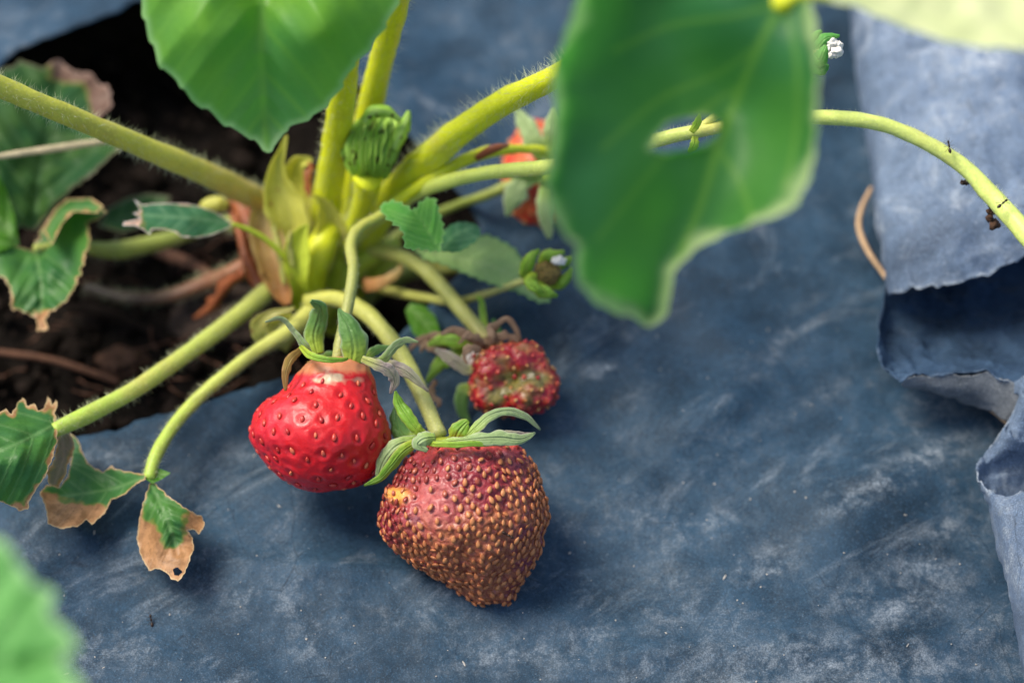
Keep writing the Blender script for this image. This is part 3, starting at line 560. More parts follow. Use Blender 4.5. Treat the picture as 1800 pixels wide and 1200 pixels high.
o = leaf('leaf', [(1035, -60), (1012, 10), (992, 70), (972, 130), (976, 200), (966, 280), (958, 325), (972, 378), (996, 414), (1014, 436), (1012, 480), (1036, 520), (1074, 546), (1112, 557), (1140, 573), (1164, 560), (1178, 525), (1182, 486), (1212, 446), (1270, 412), (1340, 386), (1388, 368), (1414, 330), (1430, 280), (1436, 190), (1438, 90), (1428, 20), (1400, -60), (1300, -120), (1150, -120)],
         [(1140, 570, -8.0), (1370, 10, -9.6), (1200, 250, -8.4), (1000, 60, -9.6), (975, 300, -9.2), (1030, 500, -8.4), (1430, 200, -9.8), (1390, 360, -9.2), (1300, 180, -8.8), (1100, 100, -8.7), (1250, 395, -8.4), (1170, 420, -7.8), (1050, -60, -9.0), (1300, -100, -9.2)],
         [(1375, 5), (1335, 80), (1305, 150), (1262, 260), (1228, 370), (1165, 520)], M['leaf_deep'], PL, 5, serr=(5, 50), nsec=0, vw=4.5, pucker=.45, edgew=15, curl=.30,
         holes=[[(1146, 262), (1156, 238), (1174, 216), (1206, 207), (1240, 206), (1264, 214), (1262, 236), (1240, 254), (1208, 263), (1172, 268)]],
         extra=[[(1375, 5), (1290, 28), (1180, 45), (1080, 90)], [(1335, 80), (1260, 130), (1160, 175), (1060, 260)], [(1305, 150), (1230, 200), (1130, 320), (1050, 420)], [(1375, 5), (1400, 100), (1400, 230), (1380, 330)], [(1262, 260), (1300, 320), (1320, 380)]], wav=.5, wvl=200, rimv=1.5)
tag(o, 'large dark green leaflet with a pale curled rim and a hole in it')
o = leaf('leaf', [(1400, -30), (1455, 2), (1495, 8), (1540, 26), (1600, 50), (1660, 70), (1720, 81), (1800, 85), (1900, 80), (2000, 40), (1980, -120), (1700, -190), (1480, -110)],
         [(1400, -20, -9.6), (1600, 40, -9.2), (1800, 80, -9.2), (1980, -50, -7.8), (1700, -180, -6.8)], [(1400, -20), (1600, -60), (1980, -40)], M['leaf_pale'], PL, 6, serr=(4, 60), nsec=6, vw=5, pucker=.1, edgew=10)
tag(o, 'pale yellow green leaflet crossing the top right corner')
stem('petiole', [(1372, 8, -10.3, 12), (1400, -8, -10.3, 10), (1460, -4, -10, 6)], M['petiole'], PL)
o = leaf('leaf', [(235, 350), (250, 360), (267, 358), (293, 357), (327, 358), (353, 363), (380, 373), (400, 387), (413, 393), (397, 403), (373, 413), (347, 418), (320, 417), (307, 408), (290, 403), (267, 403), (263, 413), (250, 403), (237, 397), (215, 397), (217, 390), (233, 387), (247, 383), (233, 375), (247, 370)],
         [(412, 393, 3.1), (330, 360, 3.4), (330, 415, 2.7), (240, 385, 2.6), (330, 390, 2.8)], [(412, 393), (340, 384), (250, 378)], M['leaf_soft'], PL, 3, nsec=5, vw=1.6, pucker=.04, dry=[[(200, 340), (232, 340), (246, 372), (250, 420), (200, 420)]], dryedge=1.6, edgew=3, wav=.05)
tag(o, 'small blue green leaf with a torn dry tip left of the crown')
o = leaf('leaf', [(667, 363), (689, 354), (710, 361), (728, 370), (742, 354), (761, 349), (770, 370), (779, 405), (775, 426), (770, 440), (735, 436), (714, 435), (708, 405), (682, 384)],
         [(667, 363, 1.9), (715, 400, .7), (760, 352, 1.9), (770, 436, 1.3), (740, 395, 1.4)], [(772, 438), (748, 400), (730, 372)], M['leaf_young'], PL, 2.2, serr=(7, 15), nsec=5, vw=1.8, pucker=.06, edgew=3)
o = leaf('leaf', [(775, 440), (778, 412), (790, 398), (808, 391), (833, 394), (843, 405), (840, 420), (826, 430), (805, 442)],
         [(777, 436, 2.2), (800, 395, 2.8), (840, 410, 2.6), (805, 436, 2.0)], [(777, 438), (800, 412), (830, 400)], M['leaf_soft'], PL, 3, serr=(3, 14), nsec=4, vw=1.6, pucker=.05, edgew=3)
o = leaf('leaf', [(728, 436), (756, 440), (787, 438), (812, 429), (836, 417), (857, 414), (885, 426), (906, 440), (920, 464), (927, 492), (945, 510), (966, 527), (948, 531), (910, 513), (857, 496), (805, 475), (770, 461), (745, 454)],
         [(728, 438, 2.8), (857, 414, 4.0), (857, 496, 3.0), (966, 527, 3.3), (900, 470, 3.4)], [(735, 442), (810, 455), (880, 475), (955, 526)], M['leaf_under'], PL, 2.5, serr=(5, 18), nsec=6, vw=1.8, pucker=.05, edgew=3)
tag(o, 'pale leaf underside right of the crown')
o = leaf('leaf', [(712, 545), (722, 532), (745, 536), (765, 555), (776, 590), (770, 606), (745, 600), (725, 585)], [(712, 545, 4), (776, 600, 3.2), (745, 540, 4), (740, 598, 3.3)], [(715, 538), (745, 568), (772, 604)], M['leaf_lime'], PL, 3, nsec=4, vw=1.6, pucker=.04, edgew=3)
# shaded leaf cluster at the left
DK = dict(edgew=4)
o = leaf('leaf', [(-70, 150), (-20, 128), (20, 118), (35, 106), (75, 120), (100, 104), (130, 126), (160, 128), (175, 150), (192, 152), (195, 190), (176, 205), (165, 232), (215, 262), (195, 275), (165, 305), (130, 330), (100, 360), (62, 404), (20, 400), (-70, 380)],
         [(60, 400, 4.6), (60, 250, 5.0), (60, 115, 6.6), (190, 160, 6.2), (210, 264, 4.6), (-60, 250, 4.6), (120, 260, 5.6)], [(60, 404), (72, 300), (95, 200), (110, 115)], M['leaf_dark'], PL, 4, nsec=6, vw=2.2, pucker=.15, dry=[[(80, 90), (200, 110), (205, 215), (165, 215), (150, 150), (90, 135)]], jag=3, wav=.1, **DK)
tag(o, 'shaded dark leaf with a scorched edge at the upper left')
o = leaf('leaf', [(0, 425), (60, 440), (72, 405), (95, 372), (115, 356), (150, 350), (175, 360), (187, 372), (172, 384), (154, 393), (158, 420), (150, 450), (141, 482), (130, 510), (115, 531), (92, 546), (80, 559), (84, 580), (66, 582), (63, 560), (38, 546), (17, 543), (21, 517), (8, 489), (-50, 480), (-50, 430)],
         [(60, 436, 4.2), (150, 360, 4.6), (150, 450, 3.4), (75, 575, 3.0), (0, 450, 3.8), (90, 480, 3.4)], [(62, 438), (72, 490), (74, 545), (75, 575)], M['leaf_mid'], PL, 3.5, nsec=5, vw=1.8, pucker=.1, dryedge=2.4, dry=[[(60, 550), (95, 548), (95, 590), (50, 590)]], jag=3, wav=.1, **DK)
tag(o, 'green leaflet with brown curled tip above the soil at the left')
leaf('leaf', [(-60, 290), (-5, 305), (12, 335), (26, 380), (34, 430), (0, 442), (-60, 436)], [(-60, 300, 3.6), (30, 425, 4.0), (10, 340, 4.4), (-60, 430, 3.4)], [(32, 430), (-10, 380), (-60, 350)], M['leaf_lime'], PL, 4, nsec=4, pucker=.08, **DK)
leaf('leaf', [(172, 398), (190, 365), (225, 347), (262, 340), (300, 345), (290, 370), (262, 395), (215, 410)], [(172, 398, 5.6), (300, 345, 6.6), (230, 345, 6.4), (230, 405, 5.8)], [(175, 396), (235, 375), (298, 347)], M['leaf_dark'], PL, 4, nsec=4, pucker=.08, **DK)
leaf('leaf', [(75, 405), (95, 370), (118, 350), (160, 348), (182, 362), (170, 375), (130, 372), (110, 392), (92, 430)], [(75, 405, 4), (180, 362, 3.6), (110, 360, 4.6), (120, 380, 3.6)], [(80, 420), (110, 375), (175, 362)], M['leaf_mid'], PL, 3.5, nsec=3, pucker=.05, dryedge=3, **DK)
# leaves lying on the film, lower left
o = leaf('leaf', [(-80, 740), (-40, 725), (0, 724), (10, 719), (21, 727), (31, 708), (40, 698), (50, 713), (60, 709), (67, 722), (78, 716), (84, 695), (92, 712), (98, 702), (102, 707), (96, 726), (100, 748), (101, 773), (93, 804), (80, 836), (60, 866), (52, 881), (49, 895), (33, 897), (16, 887), (0, 881), (-80, 890)],
         [(98, 745, .4), (60, 715, .8), (90, 810, -.2), (45, 885, -.4), (0, 800, -.9), (-80, 800, -1.2), (0, 724, .3), (30, 800, -.9)], [(98, 745), (40, 775), (-20, 800), (-80, 820)], M['leaf_mid'], PL, 3, nsec=5, vw=1.8, pucker=.08, dryedge=4.5, jag=1.5, edgew=4, dry=[[(76, 690), (104, 690), (104, 722), (78, 722)], [(28, 884), (56, 884), (56, 900), (28, 900)]], wav=.08)
tag(o, 'green leaflet with a dry ragged margin at the left edge')
o = leaf('leaf', [(99, 750), (122, 755), (131, 780), (128, 801), (119, 815), (115, 836), (101, 859), (86, 850), (82, 832), (93, 812), (101, 780)], [(100, 752, .5), (130, 790, .9), (100, 855, .5), (90, 820, .1)], [(105, 754), (112, 800), (95, 852)], M['leaf_olive'], PL, 2.5, nsec=3, vw=1.5, pucker=.05, jag=2, edgew=3, wav=.1, dryedge=3)
tag(o, 'olive brown withered leaf piece')
o = leaf('leaf', [(122, 760), (137, 772), (143, 790), (154, 812), (165, 822), (182, 829), (196, 818), (210, 826), (231, 829), (258, 834), (256, 842), (240, 850), (230, 858), (217, 870), (196, 878), (189, 892), (182, 904), (161, 922), (152, 913), (137, 925), (105, 929), (84, 920), (82, 899), (70, 864), (84, 850), (105, 857), (119, 836), (126, 801)],
         [(258, 838, .7), (125, 765, 1.8), (170, 840, 1.2), (190, 880, .8), (100, 925, .2), (75, 865, .9), (150, 880, .7)], [(256, 838), (200, 858), (140, 868), (85, 875)], M['leaf_mid'], PL, 2.5, nsec=5, vw=1.6, pucker=.05, dry=[[(60, 858), (84, 862), (110, 878), (150, 886), (186, 890), (200, 910), (150, 940), (60, 940)]], dryedge=2, jag=1.2, edgew=3, wav=.07)
tag(o, 'green leaflet with a brown scorched lower edge resting on the film')
o = leaf('leaf', [(262, 850), (272, 848), (280, 857), (301, 875), (315, 885), (336, 899), (353, 906), (360, 917), (357, 930), (350, 938), (338, 930), (329, 932), (339, 945), (341, 966), (333, 983), (325, 1008), (313, 1021), (301, 1016), (291, 1004), (280, 999), (262, 1002), (254, 990), (245, 969), (241, 948), (243, 920), (248, 895), (257, 867)],
         [(266, 850, .7), (290, 910, .1), (355, 915, .5), (245, 950, .5), (312, 1015, -.1), (335, 970, .1), (262, 995, .1)], [(266, 850), (284, 890), (300, 930), (314, 972)], M['leaf_mid'], PL, 2.5, nsec=5, vw=2, pucker=.07, jag=1.4, edgew=3, wav=.12, dryedge=1.5,
         holes=[[(304, 1000), (314, 996), (320, 1004), (314, 1012), (306, 1010)]], dry=[[(230, 880), (252, 888), (252, 915), (272, 920), (284, 958), (302, 968), (316, 958), (324, 920), (332, 893), (370, 890), (370, 1040), (230, 1040)]])
tag(o, 'hanging leaflet half green and half crisp brown with a curled tip')
leaf('leaf', [(252, 828), (268, 822), (284, 824), (300, 831), (286, 841), (268, 850), (256, 842)], [(252, 828, .9), (300, 831, .9), (268, 850, .7)], [(256, 836), (298, 831)], M['leaf_lime'], PL, 3, nsec=2, vw=1.5, pucker=.02, edgew=2)

# young folded leaf (pleated) with dark spots
def lump(name, c, rad, mat, parent, f, sub=IV3, faces=IF3, attrs=None):
    """closed body: c world centre, rad (right, up, depth) in cm, f(dir)->radius factor"""
    V = []; 
    for v in sub:
        r_ = f(v); V.append(c+(RGT*v[0]*rad[0]+UPV*v[1]*rad[1]-FWD*v[2]*rad[2])*r_)
    return link(name, V, faces, mat, parent, attrs)
def cm(pxl, d): return pxl*(FOC+d)/FPX
mt, t_, b_, _ = nodes('young_folded_leaf'); N = NB(t_); c_ = N.coord()
pl = N.attr('pleat'); colr = N.mix(pl, (.24, .46, .05), (.50, .66, .16)); colr = N.mix(N.math('MULTIPLY', N.ramp(N.noise(c_, 4.2, 3, .6), .50, .56), N.ramp(pl, .1, .8, 1, .45)), colr, (.03, .022, .012))
N.put(b_.inputs['Base Color'], colr); b_.inputs['Roughness'].default_value = .45; b_.inputs['Subsurface Weight'].default_value = .2; b_.inputs['Subsurface Scale'].default_value = .1*S
M['folded'] = mt
M['pleat'] = leaf_mat('pleat_green', (.32, .56, .06), (.44, .66, .12), (.58, .76, .28), .3, edgec=(.14, .32, .03), edges=.5, vstr=.7)
_t = M['pleat'].node_tree; _N = NB(_t); _b = [n for n in _t.nodes if n.type == 'BSDF_PRINCIPLED'][0]; _src = _b.inputs['Base Color'].links[0].from_socket
_N.put(_b.inputs['Base Color'], _N.mix(_N.ramp(_N.noise(_N.coord(), 4.6, 2, .5), .60, .64), _src, (.035, .022, .012)))
def pleatv(v): return (.5+.5*math.cos((math.atan2(v[0], v[2]+.2)+.25*v[1]+.35*n3(v, 1.3, 2))*15))*(.6+.8*abs(n3(v, 2.5, 8)))
IV5, IF5 = ico(5)
lump('folded_leaf', Dp(656, 262, 2.7), (cm(36, 2), cm(56, 2), .38), M['leaf_mid'], PL, lambda v: (1+.1*n3(v, 2))*(1-.3*max(0, -v[1])), IV5, IF5, {'vein': [0]*len(IV5)})
for k, u_ in enumerate((-1, 1, -.75, .8, -.5, .55, -.22, .28, .03)):
    z_ = .62*math.sqrt(1-min(1, abs(u_))**2*.95)
    blade('folded_leaf_pleat', [(648+u_*8, 322, 2.9, 14), (650+u_*30, 296, 2.75-z_*.8, 18+random.uniform(-2, 3)), (652+u_*41, 258, 2.7-z_, 20+random.uniform(-3, 4)), (660+u_*36+random.uniform(-3, 3), 222+random.uniform(-6, 6), 2.75-z_*.8, 15), (668+u_*22+random.uniform(-3, 3), 200+random.uniform(-7, 9), 2.8-z_*.4, 4)],
          M['pleat'], PL, cup=-.9, ragged=.12, tilt=-u_*.5)
blade('folded_leaf_lobe', [(690, 262, 2.3, 20), (704, 235, 2.2, 26), (714, 212, 2.2, 18), (719, 195, 2.2, 6)], M['pleat'], PL, cup=.8)
blade('folded_leaf_lobe', [(640, 215, 2.0, 20), (655, 198, 1.9, 22), (680, 196, 1.9, 20), (704, 212, 2.0, 6)], M['pleat'], PL, cup=.8)
stem('petiole', [(648, 310, 2.6, 26), (642, 345, 3.2, 20), (625, 390, 4.0, 16), (605, 430, 4.6, 14)], M['petiole'], PL, hairs=500)
# spent flower at the end of its stalk
for pts in ([(940, 500, 2.6, 12), (925, 478, 2.3, 24), (932, 455, 2.1, 20), (948, 438, 2.1, 4)], [(938, 486, 2.6, 14), (950, 508, 2.1, 26), (966, 516, 2.0, 18), (980, 520, 2.1, 5)],
            [(950, 470, 2.6, 14), (960, 452, 2.4, 24), (975, 448, 2.3, 18), (992, 442, 2.3, 5)], [(950, 490, 2.9, 16), (978, 500, 2.5, 20), (996, 488, 2.4, 16), (1006, 470, 2.4, 5)], [(940, 480, 2.2, 14), (932, 494, 1.9, 22), (944, 508, 1.8, 16), (958, 514, 1.9, 4)],
            [(972, 470, 2.8, 18), (992, 462, 2.6, 18), (1006, 452, 2.5, 5)]):
    blade('flower_sepal', pts, M['sepal_lime'], PL, cup=.7, ragged=.08)
lump('flower_centre', Dp(962, 480, 2.5), (cm(24, 2), cm(22, 2), .25), M['brown_centre'], PL, lambda v: 1+.25*n3(v, 4))
lump('flower_petal', Dp(982, 458, 2.25), (cm(13, 2), cm(8, 2), .1), M['white'], PL, lambda v: 1+.4*n3(v, 2.2, 3))
# white bud above the runner
stem('fruit_stalk', [(1210, 240, -.2, 7), (1290, 180, -.5, 7), (1370, 125, -.6, 7), (1420, 100, -.6, 7), (1440, 94, -.5, 8)], M['runner'], PL, hairs=300, hl=.1)
for pts in ([(1432, 92, -.4, 16), (1445, 74, -.5, 22), (1456, 66, -.5, 16), (1476, 63, -.5, 4)], [(1430, 96, -.6, 18), (1440, 105, -.9, 26), (1447, 92, -1.0, 20), (1452, 80, -1.0, 5)], [(1432, 104, -.4, 14), (1444, 122, -.5, 20), (1456, 114, -.5, 6)],
            [(1420, 90, -.2, 12), (1432, 66, -.2, 18), (1444, 54, -.2, 4)], [(1425, 104, -.6, 14), (1440, 124, -.7, 18), (1454, 118, -.7, 4)]):
    blade('flower_sepal', pts, M['leaf_young'], PL, cup=.7)
for x, y, a, b2 in ((1462, 76, 15, 11), (1470, 90, 13, 13), (1452, 84, 11, 10), (1460, 96, 10, 9), (1474, 80, 8, 8)):
    lump('flower_petal', Dp(x, y, -.4), (cm(a*.85, 0), cm(b2*.85, 0), .13), M['white'], PL, lambda v: 1+.4*n3(v, 1.8, x))

# ------------------------------------------------------------------ other vegetation and litter
nb = thing('strawberry_plant', Zp(-330, 1500, 0), 'blurred bright green serrated leaf of a neighbouring plant in the lower left corner', 'strawberry plant')
leaf('leaf', [(-160, 930), (-60, 935), (-4, 948), (14, 984), (42, 1000), (54, 1034), (80, 1056), (94, 1092), (112, 1116), (112, 1165), (126, 1200), (118, 1260), (110, 1340), (-20, 1420), (-200, 1400), (-280, 1200)],
     [(0, 962, -13.5), (130, 1200, -15), (-200, 1100, -14.5), (-60, 1400, -16.5), (20, 1180, -14.8)], [(-280, 1260), (-100, 1200), (40, 1170), (130, 1160)], M['leaf_near'], nb, 6, nsec=6, vw=5, pucker=.2, edgew=12, serr=(34, 78))
stem('petiole', [(-280, 1260, -15.5, 14), (-330, 1330, -13, 14), (-370, 1420, -8, 14), (-380, 1480, float(gdep(1480, -.2)), 14)], M['petiole'], nb)
s3 = stem('dry_straw', [(-60, 285, 3.2, 5), (0, 275, 3.4, 6), (90, 262, 3.7, 7), (160, 252, 4.0, 6.5), (205, 247, 4.3, 4)], M['straw_pale'])
tag(s3, 'pale straw lying across the shaded leaf at the upper left', 'straw')
s4 = zstem('dry_twig', [(-60, 612, -1.6, 6), (0, 619, -1.6, 6), (80, 630, -1.7, 6), (150, 650, -1.8, 6), (210, 672, -1.9, 5)], M['twig'])
tag(s4, 'thin brown twig lying on the soil at the left', 'twig')
s5 = zstem('old_runner', [(150, 505, -1.5, 10), (230, 524, -1.2, 11), (300, 520, -1.1, 13), (360, 498, -.9, 14), (410, 478, -.6, 15), (450, 455, -.5, 16)], stem_mat('old_runner_brown', (.07, .055, .04), (.34, .12, .05)), hairs=700)
tag(s5, 'old reddish brown runner crossing the soil left of the crown', 'runner')
V = []
cl = lump('soil_clod', Zp(215, 640, -2.0), (.55, .35, .4), plain('red_clod', (.10, .05, .03), .4, .95, 6, bumpd=.1), None, lambda v: 1+.3*n3(v, 2.1))
tag(cl, 'brown clod of earth beside the thin twig', 'clod')
cl = lump('soil_clod', Zp(390, 560, -1.9), (1.0, .7, .6), plain('brown_root_lump', (.075, .05, .038), .5, .95, 5, bumpd=.15), None, lambda v: 1+.35*n3(v, 1.9, 4)+.12*n3(v, 7))
tag(cl, 'large rough brown lump of earth under the crown', 'clod')
zs = [(450, 690, -1.6, 4), (470, 640, -1.3, 5), (520, 600, -1.1, 5)]
s6 = zstem('dry_twig', [(250, 430, -1.2, 9), (300, 450, -1.2, 12), (350, 470, -1.1, 10), (390, 500, -1.1, 8)], M['twig']); tag(s6, 'stubby reddish twig under the small torn leaf', 'twig')
s7 = zstem('dry_leaf_litter', [(120, 540, -1.6, 7), (180, 545, -1.5, 9), (240, 570, -1.7, 7), (300, 600, -1.9, 5)], M['clod']); tag(s7, 'dull grey brown root half buried below the shaded leaf', 'root')

V = []; F = []
for _ in range(46):
    px, py = random.uniform(40, 640), random.uniform(420, 740); a = random.uniform(-.7, .7)+random.choice([0, math.pi]); L_ = random.uniform(25, 90); pts_ = []
    if not inside(HOLE, np.array([px]), np.array([py]))[0]: continue
    for k in range(5): pts_.append((px, py, float(gdep(py, -1.75+random.uniform(-.15, .15))), random.uniform(.8, 2.0))); a += random.uniform(-.5, .5); px += math.cos(a)*L_/4; py += math.sin(a)*L_/4
    P_, R_ = path(pts_, 4); v_, f_, _a, _b2 = tube_geo(P_, R_, 5, 0); q = len(V); V += v_; F += [tuple(x+q for x in g) for g in f_]
tag(link('root_fibres', V, F, M['twig']), 'fine brown root fibres and bits of straw on the soil', 'roots', kind='stuff')

# ------------------------------------------------------------------ strawberries
def berry_mat(name, kind):
    m, t, b, _ = nodes(name); N = NB(t); c = N.coord(); tt = N.attr('tt'); u = N.attr('uu'); sd = N.attr('seedd')
    nz = N.noise(c, 1.4, 4, .6, .6); nf = N.noise(c, 9, 5, .65); nm = N.noise(c, 3.2, 5, .65, .8)
    if kind == 1:
        col = N.mix(N.ramp(nz, .35, .65), (.66, .006, .012), (.52, .003, .006))
        col = N.mix(N.math('MULTIPLY', N.ramp(u, -.1, -.8, 0, .5), N.ramp(nz, .3, .6)), col, (.60, .02, .05))
        col = N.mix(N.ramp(nf, .5, .8, 0, .3), col, (.70, .10, .10))
        col = N.mix(N.ramp(sd, .2, 1, 0, .38), col, (.22, .002, .004))
        neck = N.ramp(N.math('ADD', tt, N.math('MULTIPLY', N.math('SUBTRACT', nm, .5), .10)), .085, .14, 1, 0)
        col = N.mix(N.math('MULTIPLY', neck, .75), col, (.52, .26, .11))
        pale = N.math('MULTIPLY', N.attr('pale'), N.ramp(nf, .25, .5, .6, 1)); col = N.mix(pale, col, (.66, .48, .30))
        N.put(b.inputs['Roughness'], N.ramp(nm, .3, .7, .32, .52)); b.inputs['Coat Weight'].default_value = .12; b.inputs['Coat Roughness'].default_value = .2; bs = .35
        b.inputs['Subsurface Weight'].default_value = .22
    elif kind == 2:
        f = N.math('ADD', N.math('MULTIPLY', tt, .9), N.math('ADD', N.math('MULTIPLY', u, .28), N.math('MULTIPLY', N.math('SUBTRACT', nz, .5), 1.1)))
        col = N.mix(N.ramp(nm, .35, .65), (.19, .010, .020), (.30, .022, .034))
        brown = N.mix(N.ramp(nf, .35, .65), (.25, .050, .022), (.42, .135, .050))
        col = N.mix(N.ramp(f, .30, .50), col, brown)
        col = N.mix(N.math('MULTIPLY', N.ramp(u, .45, .8), N.ramp(nm, .45, .6)), col, (.20, .03, .05))
        pk = N.math('MULTIPLY', N.attr('pink'), N.ramp(nf, .3, .6, .4, .9)); col = N.mix(pk, col, (.50, .13, .11))
        col = N.mix(N.ramp(tt, .10, .03, 0, .8), col, (.55, .06, .04))
        col = N.mix(N.attr('spot'), col, (.80, .34, .06))
        col = N.mix(N.ramp(N.noise(c, 2.0, 3, .6), .62, .70, 0, .7), col, (.17, .03, .055))
        N.put(b.inputs['Roughness'], N.ramp(nm, .3, .7, .38, .65)); b.inputs['Coat Weight'].default_value = .3; b.inputs['Coat Roughness'].default_value = .22; bs = 1.0
        b.inputs['Subsurface Weight'].default_value = .08
    elif kind == 3:
        col = N.mix(N.ramp(nm, .35, .62), (.28, .004, .018), (.44, .010, .016))
        col = N.mix(N.ramp(nf, .52, .68, 0, .7), col, (.50, .22, .06))
        rot = N.mix(N.ramp(nm, .35, .65), (.09, .070, .016), (.24, .20, .04)); col = N.mix(N.attr('rot'), col, rot)
        b.inputs['Roughness'].default_value = .35; b.inputs['Coat Weight'].default_value = .3; bs = .9; b.inputs['Subsurface Weight'].default_value = .1
    else:
        col = N.mix(N.ramp(nm, .35, .65), (.62, .04, .02), (.66, .14, .04)); b.inputs['Roughness'].default_value = .4; bs = .5; b.inputs['Subsurface Weight'].default_value = .1
    N.put(b.inputs['Base Color'], col); b.inputs['Subsurface Radius'].default_value = (1, .25, .15); b.inputs['Subsurface Scale'].default_value = .18*S
    N.put(b.inputs['Normal'], N.bump(N.math('ADD', N.math('MULTIPLY', nf, .6), N.math('MULTIPLY', nm, 1.0)), bs, .05)); return m
def seed_mesh(name, mat, hw, hl, hh):
    V = []
    for v in IV:
        y = v[1]; wd = 1-.35*max(0, y)-.05*y
        V.append((v[0]*hw*wd, y*hl, v[2]*hh))
    me = bpy.data.meshes.new(name); me.from_pydata((np.array(V)*S).tolist(), [], IF); me.materials.append(mat); me.polygons.foreach_set('use_smooth', [True]*len(me.polygons)); me.update(); return me
def seedmat(name, a, b2, rough=.4):
    m, t, b, _ = nodes(name); N = NB(t); oi = N.new('ShaderNodeObjectInfo'); c = N.coord()
    r_ = N.noise(c, 14, 2); col = N.mix(oi.outputs['Random'], a, b2); col = N.mix(N.ramp(r_, .4, .7, 0, .4), col, tuple(x*.5 for x in a))
    N.put(b.inputs['Base Color'], col); b.inputs['Roughness'].default_value = rough; return m
def berry_body(rows, d0, kd, nth, nt_, tilt=0.0):
    """rows (y,left,right) outline -> grid of points; kd depth-radius factor; tilt: depth slope"""
    R_ = np.array(rows, float); R_ = cat(R_, 6)
    w_ = (R_[:, 2]-R_[:, 1])/2; s = np.r_[0, np.cumsum(np.hypot(np.diff(R_[:, 0]), np.diff(w_)))]; s /= s[-1]
    q = np.linspace(0, 1, nt_); y = np.interp(q, s, R_[:, 0]); l = np.interp(q, s, R_[:, 1]); r = np.interp(q, s, R_[:, 2])
    th = np.linspace(0, 2*math.pi, nth, endpoint=False)
    wv = np.maximum(r-l, .01)/2; cx = (r+l)/2; rc = wv*(FOC+d0)/FPX
    X = cx[:, None]+wv[:, None]*np.cos(th); Dd = d0+tilt*(y[:, None]-y.mean())/100-kd*rc[:, None]*np.sin(th)
    Y = np.repeat(y[:, None], nth, 1)
    P = Dp(X.ravel(), Y.ravel(), Dd.ravel())
    F = [(i*nth+j, (i+1)*nth+j, (i+1)*nth+(j+1) % nth, i*nth+(j+1) % nth) for i in range(nt_-1) for j in range(nth)]
    TT = np.repeat(((y-y[0])/(y[-1]-y[0]))[:, None], nth, 1).ravel(); UU = np.tile(np.cos(th), nt_)
    return P, F, TT, UU, X.ravel(), Y.ravel()
def vnorm(P, F):
    F = np.array(F); n = np.cross(P[F[:, 2]]-P[F[:, 0]], P[F[:, 3]]-P[F[:, 1]]); N_ = np.zeros_like(P)
    for k in range(4): np.add.at(N_, F[:, k], n)
    N_ /= np.linalg.norm(N_, axis=1)[:, None]+1e-12
    c = P.mean(0)
    if ((P-c)*N_).sum() < 0: N_ = -N_
    return N_
def fps(P, n, cand, bias=None):
    idx = [int(cand[0])]; D = np.linalg.norm(P[cand]-P[idx[0]], axis=1)
    for _ in range(n-1):
        sc = D if bias is None else D*bias
        k = int(np.argmax(sc)); idx.append(int(cand[k])); D = np.minimum(D, np.linalg.norm(P[cand]-P[cand[k]], axis=1))
    return idx
def nearest(P, Sx):
    best = np.full(len(P), 1e9)
    for s in Sx: best = np.minimum(best, ((P-s)**2).sum(1))
    return np.sqrt(best)
def strew(root, P, NN, idx, meshes, pick, sink, jit=.25, down=None):
    """seeds: the 100 turned most to the camera as parts, the rest as one"""
    Z = []
    for i in idx:
        z = NN[i]; view = CAM-P[i]; view /= np.linalg.norm(view); Z.append(z.dot(view))
    order = sorted(range(len(idx)), key=lambda k: -Z[k]); rest_v = []; rest_f = []; rest_m = []
    for rank, k in enumerate(order):
        i = idx[k]; z = NN[i]+np.random.normal(0, .12, 3); z /= np.linalg.norm(z); yv = -UPV+np.random.normal(0, jit, 3); yv = -(yv-z*yv.dot(z)); yv /= np.linalg.norm(yv); xv = np.cross(yv, z)
        sc = random.uniform(.82, 1.15); me = meshes[pick(i)]
        pos = P[i]+NN[i]*sink
        if rank < 100:
            o = bpy.data.objects.new('seed', me); COL.objects.link(o); o.parent = root
            Mx = Matrix(((xv[0]*sc, yv[0]*sc, z[0]*sc), (xv[1]*sc, yv[1]*sc, z[1]*sc), (xv[2]*sc, yv[2]*sc, z[2]*sc))).to_4x4(); Mx.translation = Vector((pos-np.array(root['_o']))*S)
            o.matrix_local = Mx
        else:
            vv = np.array([tuple(v.co) for v in me.vertices])/S*sc; q = len(rest_v); rest_m += [meshes.index(me)]*len(IF)
            rest_v += list(pos+vv[:, :1]*xv+vv[:, 1:2]*yv+vv[:, 2:3]*z); rest_f += [tuple(a+q for a in f) for f in IF]
    if rest_v: tag(link('seeds', rest_v, rest_f, [m_.materials[0] for m_ in meshes], root, mi=rest_m), kind='stuff')
def calyx(root, cpt, rad, blades, mat=None):
    cx = lump('calyx', cpt, rad, mat or M['sepal_lime'], root, lambda v: 1+.15*n3(v, 3))
    for pts, mname, kw in blades: blade('sepal', pts, M[mname], cx, **kw)
    return cx
